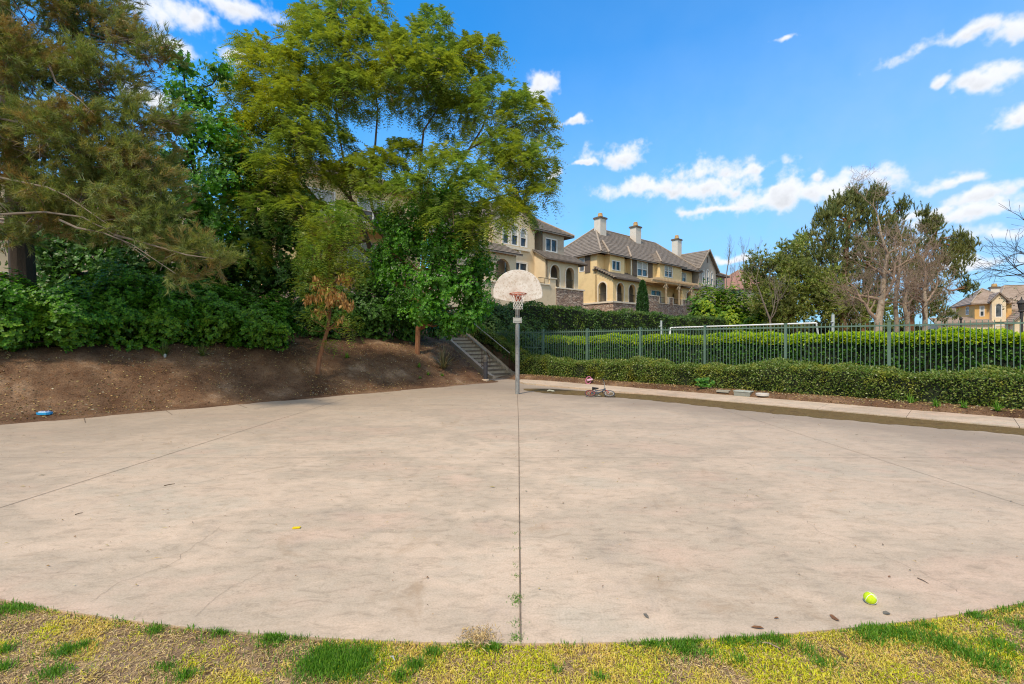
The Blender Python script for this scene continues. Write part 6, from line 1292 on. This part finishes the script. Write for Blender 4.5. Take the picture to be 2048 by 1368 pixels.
def gp(px, py, z=0.0): Z = (EYE - z) * F / (py - 684); return ((px - 1024) / F * Z, Z, z)
def lawn():
    rs = np.random.RandomState(200)
    def region(n, x0=-3.9, x1=3.9, y0=1.75, y1=3.4):
        X = rs.uniform(x0, x1, n); Y = rs.uniform(y0, y1, n); k = ((X - CX) ** 2 + (Y - CY) ** 2 > (CR + .004) ** 2); return X[k], Y[k]
    def patch(X, Y, sc, ph):
        return (np.sin(X * sc + ph) * np.sin(Y * sc * 1.3 + ph * 2) + .6 * np.sin(X * sc * 2.3 + Y * sc * 1.7 + ph * 3) + .4 * np.sin(X * sc * 5.1 - Y * sc * 4.3 + ph)) / 2
    def blades(X, Y, ln, w, lean0, lean1, mat, name, label, z=-.014, curl=.35):
        n = len(X); az = rs.uniform(0, 2 * np.pi, n); lean = rs.uniform(lean0, lean1, n); L = ln * rs.uniform(.5, 1.25, n); d = np.stack([np.cos(az) * np.sin(lean), np.sin(az) * np.sin(lean), np.cos(lean)], -1)
        sd = unit(np.stack([-np.sin(az), np.cos(az), rs.normal(0, .4, n)], -1)); o = np.stack([X, Y, np.full(n, z)], -1); W_ = (w * rs.uniform(.6, 1.3, n))[:, None] * .5; L_ = L[:, None]
        mid = o + d * L_ * .55; tip = o + d * L_ - np.array([0, 0, 1.0]) * (curl * L * np.sin(lean))[:, None]; tip[:, 2] = np.maximum(tip[:, 2], z + .004)
        V = np.stack([o - sd * W_ * .8, mid - sd * W_, tip, mid + sd * W_], 1).reshape(-1, 3); tag(npmesh(name, V, 4, G_[mat]), label, 'grass', kind='stuff')
    # dry straw and dead stolons everywhere, thinner on the bare left part
    X, Y = region(200000); p = patch(X, Y, 3.1, .5); dens = np.clip(.75 + p * .5 + .12 * (X > -1), .3, 1); k = rs.rand(len(X)) < dens * .7; blades(X[k], Y[k], .036, .0036, 1.0, 1.52, 'straw', 'dry_thatch', 'tan dead thatch and runners of the lawn edge')
    # yellow-green living mat, patchy, dense in the middle and right
    X, Y = region(330000); p = patch(X, Y, 4.2, 1.7) * .9 + .55 * np.tanh((X + .9) * 1.3) + patch(X, Y, 11, .3) * .75 + patch(X, Y, 2.9, 2.2) * .8; k = rs.rand(len(X)) < np.clip(p * 1.2 + .30, 0, 1); blades(X[k], Y[k], .028, .0044, .35, 1.25, 'grass_yellow', 'yellow_grass', 'short yellow-green grass between court and viewer')
    k2 = (~k) & (rs.rand(len(X)) < .10); blades(X[k2], Y[k2], .026, .003, .3, 1.3, 'grass_yellow', 'yellow_grass', 'stray yellow grass blades in the bare soil')
    # vivid green tufts
    tufts = [(20,1225,.11,260),(60,1222,.09,200),(115,1222,.05,110),(170,1229,.05,90),(215,1236,.045,90),(255,1243,.055,160),(325,1253,.05,120),(310,1270,.05,90),(390,1262,.045,70),(440,1272,.07,180),(475,1268,.04,80),(550,1285,.085,420),(600,1282,.05,100),(640,1338,.13,900),(700,1345,.13,900),(720,1320,.09,420),(655,1315,.09,420),
              (805,1285,.045,90),(830,1340,.05,160),(865,1316,.05,150),(985,1305,.05,140),(930,1296,.06,120),(1033,1285,.03,70),(1125,1288,.055,330),(1140,1283,.035,140),(1250,1290,.05,150),(1300,1295,.06,200),(1340,1290,.08,330),(1380,1286,.08,420),(1370,1310,.07,200),(1455,1290,.06,180),(1490,1288,.07,200),(1530,1283,.07,200),
              (1560,1290,.05,110),(1720,1262,.09,330),(1770,1272,.10,420),(1820,1280,.09,330),(1740,1285,.08,200),(1850,1262,.05,100),(1905,1225,.09,200),(1950,1240,.07,140),(1990,1222,.08,200),(2030,1215,.07,140),(1900,1305,.09,240),(1950,1325,.09,240),(2000,1300,.09,240),(1880,1290,.07,160),(1990,1345,.09,200),(1640,1335,.05,80),(1480,1330,.06,90),
              (130,1313,.06,200),(165,1300,.03,60),(110,1355,.07,160),(330,1345,.05,70),(8,1310,.04,90),(10,1345,.04,80),(370,1362,.06,120),(800,1365,.05,120),(1110,1350,.03,30),(1200,1365,.03,40),(2045,1260,.08,140),(1610,1310,.06,80),(1420,1318,.05,60)]
    Xs, Ys = [], []
    for (px, py, r, n) in tufts:
        x, y, _ = gp(px, py, -.03); r *= .9; nn = int(n * 2.0); sp_ = np.where(rs.rand(nn) < .35, 1.9, .9); xx = x + rs.normal(0, r * .55, nn) * sp_; yy = y + rs.normal(0, r * .42, nn) * sp_; k = ((xx - CX) ** 2 + (yy - CY) ** 2 > (CR + .002) ** 2); Xs.append(xx[k]); Ys.append(yy[k])
    blades(np.concatenate(Xs), np.concatenate(Ys), .040, .0042, .05, .95, 'grass_green', 'green_grass', 'fresh green grass tufts along the lawn edge', curl=.25)
    X, Y = region(120000); p = patch(X, Y, 6.1, 4.1) + .6 * np.tanh((X - .9)); k = rs.rand(len(X)) < np.clip(p - .25, 0, 1) * .5; blades(X[k], Y[k], .03, .0034, .2, 1.1, 'grass_green', 'green_grass', 'thin green blades mixed through the yellow grass')
    # weeds rooted in the centre joint
    g = 'weeds in the centre joint'
    for i, (py, r, n) in enumerate([(1276, .024, 90), (1247, .016, 36), (1205, .017, 60), (1194, .02, 80), (1153, .013, 30), (1130, .010, 14), (1100, .010, 14), (1068, .012, 16)]):
        x, y, _ = gp(1033.5, py); V = straps(rs, (0, 0, .002), n, .016 + r * .3, .0032, 1.35, 2, .3); V = V.reshape(-1, 3); V = V.reshape(-1, 3); o = npmesh('joint_weed', V, 4, G_['grass_green']); o.location = (x, y, .0)
        tag(o, ['green weed at the near end of the centre joint', 'small weed just above the nearest one in the centre joint', 'lower weed of the close pair in the centre joint', 'upper weed of the close pair in the centre joint', 'small weed above the close pair in the centre joint', 'tiny weed, sixth from the viewer in the centre joint', 'tiny weed, second farthest in the centre joint', 'tiny farthest weed in the centre joint'][i], 'weed', g)
    # lifted clod of turf lying on the edge
    x, y, _ = gp(958, 1283); rr = rs.normal(0, 1, (420, 2)) * [.045, .038]; X, Y = x + rr[:, 0], y + .02 + rr[:, 1]; P = np.stack([X - x, Y - y, .004 + rs.rand(420) * .03], -1)
    V = leaf_quads(rs, P, .035, .0035); o = npmesh('turf_clod', V, 4, G_['straw']); o.location = (x, y, 0); tag(o, 'brown clod of dead turf lying on the court edge left of the centre joint', 'turf clod')
lawn()

# ------------------------------------------------------------------ small things
def tennis_ball():
    x, y, _ = gp(1740, 1207); r = .0335; o_ = bpy.data.meshes.new('tennis_ball'); bm = bmesh.new(); bmesh.ops.create_icosphere(bm, subdivisions=4, radius=r)
    for v in bm.verts: v.co *= 1 + random.Random(int(v.co.x * 1e6)).uniform(-.012, .012)
    bm.to_mesh(o_); bm.free(); mt = surf('ball_felt', [(.45, .62, .01), (.60, .76, .02)], 120, .95, .4, 400); ob = link('tennis_ball', o_, mt, smooth=True); ob.location = (x, y, r); tag(ob, 'bright yellow-green tennis ball resting on the concrete near the lawn', 'tennis ball')
    m = MB(); pts = []
    for i in range(65):
        t = 2 * math.pi * i / 64; a = .40; q = Vector((a * math.cos(t) + (1 - a) * math.cos(3 * t), a * math.sin(t) - (1 - a) * math.sin(3 * t), 2 * math.sqrt(a * (1 - a)) * math.sin(2 * t))).normalized() * r * 1.005; q.rotate(Matrix.Rotation(.9, 3, 'X') @ Matrix.Rotation(.5, 3, 'Y')); pts.append(q)
    m.tube(pts, .0016, 5); s_ = m.build('seam', MT['white_paint']); s_.parent = ob
tennis_ball()

def bicycle():
    """small red child's bicycle lying on its side in the silt"""
    x, y, _ = gp(1200, 795); h = thing('childs_bicycle', 'small red and grey bicycle lying on its side in the silt right of the pole', 'bicycle', (x, y, .02))
    Mx = Matrix.Translation((x, y, .035)) @ Matrix.Rotation(R(-8), 4, 'Z') @ Matrix.Rotation(R(-62), 4, 'X'); P = lambda a, b_, c=0: Mx @ Vector((a, c, b_))
    tyre = surf('tyre_rubber', [(.035, .03, .03), (.07, .06, .06)], 20, .8); red = surf('bike_red', [(.42, .05, .035), (.32, .035, .03)], 8, .4); dk = surf('bike_dark', [(.035, .05, .075), (.06, .075, .10)], 8, .5)
    for cx, nm in ((-.27, 'rear'), (.27, 'front')):
        w = MB(); w.tube([P(cx + .145 * math.cos(2 * math.pi * i / 28), .145 + .145 * math.sin(2 * math.pi * i / 28)) for i in range(29)], .017, 6); wo = w.build('wheel', tyre, h)
        w = MB(); w.tube([P(cx + .122 * math.cos(2 * math.pi * i / 28), .145 + .122 * math.sin(2 * math.pi * i / 28)) for i in range(29)], .009, 5); w.tube([P(cx, .145, -.03), P(cx, .145, .03)], .018, 8)
        w.build('rim', MT['galv_light'] if nm == 'front' else red, wo)
        w = MB()
        for k in range(10): a = math.pi * 2 * k / 10; w.tube([P(cx, .145), P(cx + .12 * math.cos(a), .145 + .12 * math.sin(a))], .0022, 3)
        w.build('spokes', MT['galv_light'], wo)
    f = MB()
    for a, b_ in (((-.27, .145), (-.07, .14)), ((-.27, .145), (-.10, .30)), ((-.07, .14), (-.11, .36)), ((-.07, .14), (.17, .33)), ((-.10, .28), (.17, .36)), ((.17, .30), (.165, .42))): f.tube([P(*a), P(*b_)], .014, 8)
    f.build('frame', dk, h); f = MB()
    for s in (-.03, .03): f.tube([P(.18, .30, s * .5), P(.19, .27, s), P(.27, .145, s)], .011, 6)
    f.build('fork', red, h); f = MB(); f.tube([P(.165, .42), P(.15, .47)], .012, 6); f.tube([P(.11, .53, -.22), P(.14, .52, -.12), P(.15, .47, 0), P(.14, .52, .12), P(.11, .53, .22)], .011, 6); hb = f.build('handlebar', MT['galv_light'], h)
    f = MB(); f.tube([P(.115, .53, -.25), P(.11, .53, -.16)], .017, 8); f.tube([P(.115, .53, .25), P(.11, .53, .16)], .017, 8); f.build('grip', tyre, hb)
    f = MB(); f.prism([P(-.21, .375, -.05), P(-.21, .375, .05), P(-.10, .385, .028), (P(-.02, .39, .012)), P(-.02, .39, -.012), P(-.10, .385, -.028)], Mx.to_3x3() @ Vector((0, 0, .03))); f.build('saddle', tyre, h)
    f = MB(); f.tube([P(-.07, .14, -.06), P(-.07, .14, .06)], .01, 6); f.tube([P(-.07 + .05 * math.cos(i * math.pi / 8), .14 + .05 * math.sin(i * math.pi / 8), .03) for i in range(17)], .006, 5); f.tube([P(-.07, .14, .06), P(.02, .10, .06)], .008, 5); f.tube([P(-.07, .14, -.06), P(-.16, .18, -.06)], .008, 5); cr = f.build('crank', MT['galv'], h)
    f = MB(); f.boxm(Mx @ Matrix.Translation((.02, .10, .10)), .07, .07, .02); f.build('pedal', tyre, cr)
bicycle()
def toys():
    pink = surf('pink_plastic', [(.42, .10, .20), (.52, .16, .28)], 6, .4); lp = surf('pale_pink', [(.62, .34, .45), (.70, .44, .54)], 6, .5)
    x, y, z = bank_pt(1177, 767); h = thing('pink_toy', 'small pink plastic toy with a hooped rim lying at the walk edge under the hedge', 'toy', (x, y, z)); m = MB()
    m.tube([(x + .10 * math.cos(a), y + .05 * math.sin(a), z + .12 + .13 * math.sin(a + .3)) for a in [2 * math.pi * i / 24 for i in range(25)]], .016, 7); m.build('hoop', pink, h)
    m = MB(); m.prism([(x - .05, y - .1, z + .10), (x + .15, y - .08, z + .14), (x + .14, y + .08, z + .16), (x - .06, y + .06, z + .12)], (0, 0, .025)); m.build('plate', lp, h)
    x, y, z = bank_pt(1105, 766); h = thing('valve_cover', 'pale green round valve cover half buried left of the pink toy', 'valve cover', (x, y, z)); m = MB(); m.lathe((x, y, z - .02), [(.16, 0), (.16, .05), (.15, .06)], 20); m.build('lid', surf('pale_green_plastic', [(.28, .42, .32), (.40, .52, .42)], 8, .6), h)
    m = MB(); m.lathe((x, y, z - .04), [(.19, 0), (.19, .04)], 20); m.build('collar', surf('green_plastic', [(.04, .14, .07), (.06, .18, .09)], 8, .6), h)
    x, y, z = bank_pt(1487, 786); h = thing('utility_box', 'pale rectangular utility box with raised lid beside the walk', 'utility box', (x, y, z)); m = MB(); m.box((x, y, z - .03), .42, .30, .13, R(-45)); m.build('body', surf('box_grey', [(.20, .20, .17), (.27, .27, .23)], 7, .8), h)
    m = MB(); m.box((x, y, z + .047), .45, .33, .022, R(-45)); m.build('lid', surf('lid_pale', [(.33, .34, .30), (.42, .43, .38)], 6, .7), h)
    x, y, z = bank_pt(1525, 789); m = MB(); m.lathe((x, y, z - .03), [(.17, 0), (.17, .055), (.155, .065)], 24); o = m.build('round_cover', surf('cover_pinkish', [(.48, .43, .38), (.56, .50, .45)], 6, .8)); tag(o, 'pale round ground cover right of the rectangular utility box', 'ground cover')
    x, y, z = bank_pt(1447, 783); m = MB(); m.box((x, y, z + .01), .34, .24, .05, R(-40)); tag(m.build('flat_cover', surf('cover_stone', [(.25, .23, .18), (.34, .31, .25)], 6, .9)), 'weathered flat cover sunk in the soil left of the rectangular utility box', 'ground cover')
    # crumpled pale rag in the silt
    x, y, _ = gp(1102, 784); rs = np.random.RandomState(3); m = MB(); m.tube([(x - .12, y, .03), (x - .06, y + .02, .05), (x, y - .01, .045), (x + .07, y - .02, .03), (x + .11, y, .025)], [.018, .028, .024, .03, .012], 7); tag(m.build('rag', surf('rag_cloth', [(.50, .47, .34), (.62, .58, .44)], 20, .9)), 'crumpled pale rag lying in the silt right of the pole', 'rag')
    # blue toy on the bank
    x, y, z = bank_pt(89, 829); bl = surf('blue_plastic', [(.02, .24, .52), (.03, .32, .62)], 6, .35); h = thing('blue_toy', 'bright blue and white moulded plastic toy lying at the foot of the bank', 'toy', (x, y, z)); m = MB(); pr = [(-.13, -.04), (-.10, -.075), (0, -.085), (.10, -.07), (.14, -.02), (.12, .06), (.03, .085), (-.08, .075), (-.13, .03)]
    m.prism([(x + a, y + b_, z) for a, b_ in pr], (0, 0, .045)); m.build('shell', bl, h); m = MB(); m.prism([(x + a * .74, y + b_ * .7, z + .045) for a, b_ in pr], (0, 0, .018)); m.build('top', surf('toy_pale', [(.52, .60, .70), (.62, .68, .76)], 8, .4), h)
    m = MB()
    for (a, b_) in ((-.05, .01), (.05, -.015), (.06, .03)): m.lathe((x + a, y + b_, z + .06), [(.022, 0), (.02, .012)], 10)
    m.build('button', surf('toy_navy', [(.02, .06, .25), (.03, .09, .3)], 8, .4), h); m = MB(); m.tube([(x - .12, y, z + .02), (x - .17, y - .05, z + .015), (x - .20, y - .02, z + .02), (x - .24, y - .07, z + .012)], .004, 5); m.build('cord', MT['net'], h)
    # flat yellow tag on the court
    x, y, _ = gp(593, 1057); m = MB(); M_ = Matrix.Translation((x, y, .008)) @ Matrix.Rotation(.15, 4, 'Z'); m.boxm(M_, .062, .03, .006); m.boxm(M_ @ Matrix.Translation((.012, 0, .004)), .02, .012, .003); tag(m.build('yellow_tag', surf('yellow_plastic', [(.72, .50, .01), (.82, .60, .015)], 10, .4)), 'small flat yellow plastic tag lying on the court', 'plastic tag')
    # bark scraps, twigs and fallen leaves near the viewer
    def leafp(px, py, ln, w, rz, lab, mat): 
        x, y, _ = gp(px, py); m = MB(); M_ = Matrix.Translation((x, y, .004)) @ Matrix.Rotation(rz, 4, 'Z'); ps = [(-.5, 0, 0), (-.2, .5, .10), (.25, .42, .14), (.5, 0, .02), (.2, -.5, .12), (-.25, -.4, .08)]; m.add([M_ @ Vector((a * ln, b_ * w, c * .05)) for a, b_, c in ps] + [M_ @ Vector((0, 0, .002))], [(0, 1, 6), (1, 2, 6), (2, 3, 6), (3, 4, 6), (4, 5, 6), (5, 0, 6)]); tag(m.build('fallen_leaf', mat, fix=False), lab, 'fallen leaf')
    gy = surf('grey_leaf', [(.09, .08, .065), (.16, .14, .11)], 20, .8); br = surf('brown_leaf', [(.12, .05, .02), (.2, .09, .035)], 20, .8)
    leafp(1292, 1233, .05, .022, 1.9, 'dark grey fallen leaf on the concrete right of the centre joint', gy); leafp(1773, 1228, .045, .03, .2, 'dark grey curled leaf below the tennis ball', gy); leafp(1779, 1155, .02, .012, 0, 'tiny reddish-brown leaf above the tennis ball', br); leafp(1669, 1238, .03, .06, .1, 'brown lacy leaf scrap left of the tennis ball', br); leafp(1515, 1257, .07, .022, -.2, 'curled brown bark scrap on the near edge of the court', br); leafp(1553, 1238, .03, .012, .1, 'small brown leaf crumb between the bark scrap and the ball', br)
    def twig(a, b_, r, lab): 
        A, B = Vector(gp(*a)), Vector(gp(*b_)); A.z = B.z = .004; m = MB(); m.tube([A, A.lerp(B, .5) + Vector((0, 0, .003)), B], [r, r * .9, r * .5], 5); tag(m.build('twig', MT['bark_brown']), lab, 'twig')
    twig((1835, 1157), (1857, 1168), .003, 'straight brown twig on the concrete right of the tennis ball'); twig((150, 1030), (166, 1026), .004, 'short dark twig on the left part of the court'); twig((328, 972), (350, 968), .005, 'dark stick lying by the long crack at the left')
    def stick(px, py, px2, py2, r, lab, mat): 
        A, B = Vector(gp(px, py, -.02)), Vector(gp(px2, py2, -.02)); A.z = -.008; B.z = .0; m = MB(); m.tube([A, A.lerp(B, .5) + Vector((0, .006, .008)), B], [r, r, r * .6], 6); tag(m.build('stick', mat), lab, 'stick')
    stick(1518, 1289, 1563, 1306, .005, 'pale bare stick lying in the grass below the bark scrap', MT['twig_pale']); stick(1660, 1300, 1697, 1324, .004, 'thin brown stick in the yellow grass below the tennis ball', MT['bark_brown']); stick(780, 1318, 790, 1330, .004, 'short white stick in the grass left of the centre joint', MT['galv_light'])
toys()

def field_things():
    # white goal with sloping side frame on the field behind the hedge
    Z = 31.0; h = thing('football_goal', 'white football goal frame standing on the field behind the clipped hedge', 'football goal', tuple(at(1480, 700, Z)[:2]) + (.1,)); m = MB(); a = at(1341, 655.5, 34); b_ = at(1633, 646, 27); 
    m.tube([a, b_], .05, 8); m.tube([b_, (b_[0] + .3, b_[1], .1)], .05, 8); a2 = at(1335, 680, 33); m.tube([a, (a2[0], a2[1], .1)], .05, 8); m.build('frame', MT['white_paint'], h)
    m = MB(); q = at(1425, 679, 34); m.tube([at(1335, 679, 33), q], .04, 6); m.build('ground_bar', MT['white_paint'], h)
    for px, py, Z, lab in ((1322.5, 641, 27, 'pale grey net post left of the football goal'), (1666, 629, 22, 'pale grey net post right of the football goal')):
        t = at(px, py, Z); g = H1(t[0], t[1]); h = thing('net_post', lab, 'post', (t[0], t[1], g), 'net posts'); m = MB(); m.tube([(t[0], t[1], g - .1), (t[0], t[1], t[2])], .055 if Z > 25 else .066, 12); m.build('pole', MT['post_grey'], h)
        m = MB(); m.tube([(t[0] - .02, t[1] - .06, t[2] - .35), (t[0] - .16, t[1] - .08, t[2] - .36)], .03, 8); m.build('winder', MT['post_grey'], h)
    # black street lantern at the right edge
    Z = 26; t = at(2043, 592, Z); g = H1(t[0], t[1]); h = thing('street_lamp', 'black lantern street lamp standing at the right edge of the view', 'street lamp', (t[0], t[1], g)); m = MB(); m.tube([(t[0], t[1], g), (t[0], t[1], t[2] - .95)], [.085, .07], 12); m.lathe((t[0], t[1], g), [(.16, 0), (.15, .5), (.09, .6)], 12); m.build('pole', MT['iron'], h)
    m = MB(); m.lathe((t[0], t[1], t[2] - .95), [(.07, 0), (.14, .06), (.11, .14), (.16, .5), (.2, .52), (.2, .56), (.04, .76), (.02, .9)], 8); m.build('lantern', MT['iron'], h)
    Z = 38; t = at(1922, 640, Z); g = H1(t[0], t[1]); h = thing('light_pole', 'slim dark pole in front of the orange house', 'pole', (t[0], t[1], g)); m = MB(); m.tube([(t[0], t[1], g), (t[0], t[1], t[2])], .06, 8); m.build('shaft', MT['iron'], h); m = MB(); m.lathe((t[0], t[1], t[2]), [(.07, 0), (.12, .12), (.03, .25)], 8); m.build('cap', MT['iron'], h)
    # low tan garden walls in front of the orange house
    m = MB(); a = at(1700, 664, 44); b_ = at(1905, 664, 50); m.beam((a[0], a[1], 1.3), (b_[0], b_[1], 1.3), .3, 2.6); tag(m.build('garden_wall', MT['stucco_cream']), 'low tan garden wall left of the orange house behind the bare trees', 'wall')
field_things()

hedge('thicket', 'brown-green scrubby thicket on the far side of the field under the pines', 'thicket', [(21.5 + 3 * i, 51 + .6 * math.sin(i)) for i in range(10)], 2.4,
      lambda x, y: 4.0 + .45 * np.sin(x * .9) + .3 * np.sin(x * 2.3) - .03 * (x - 20), 30000, .26, .15, 'thicket', 14, bump=.35)
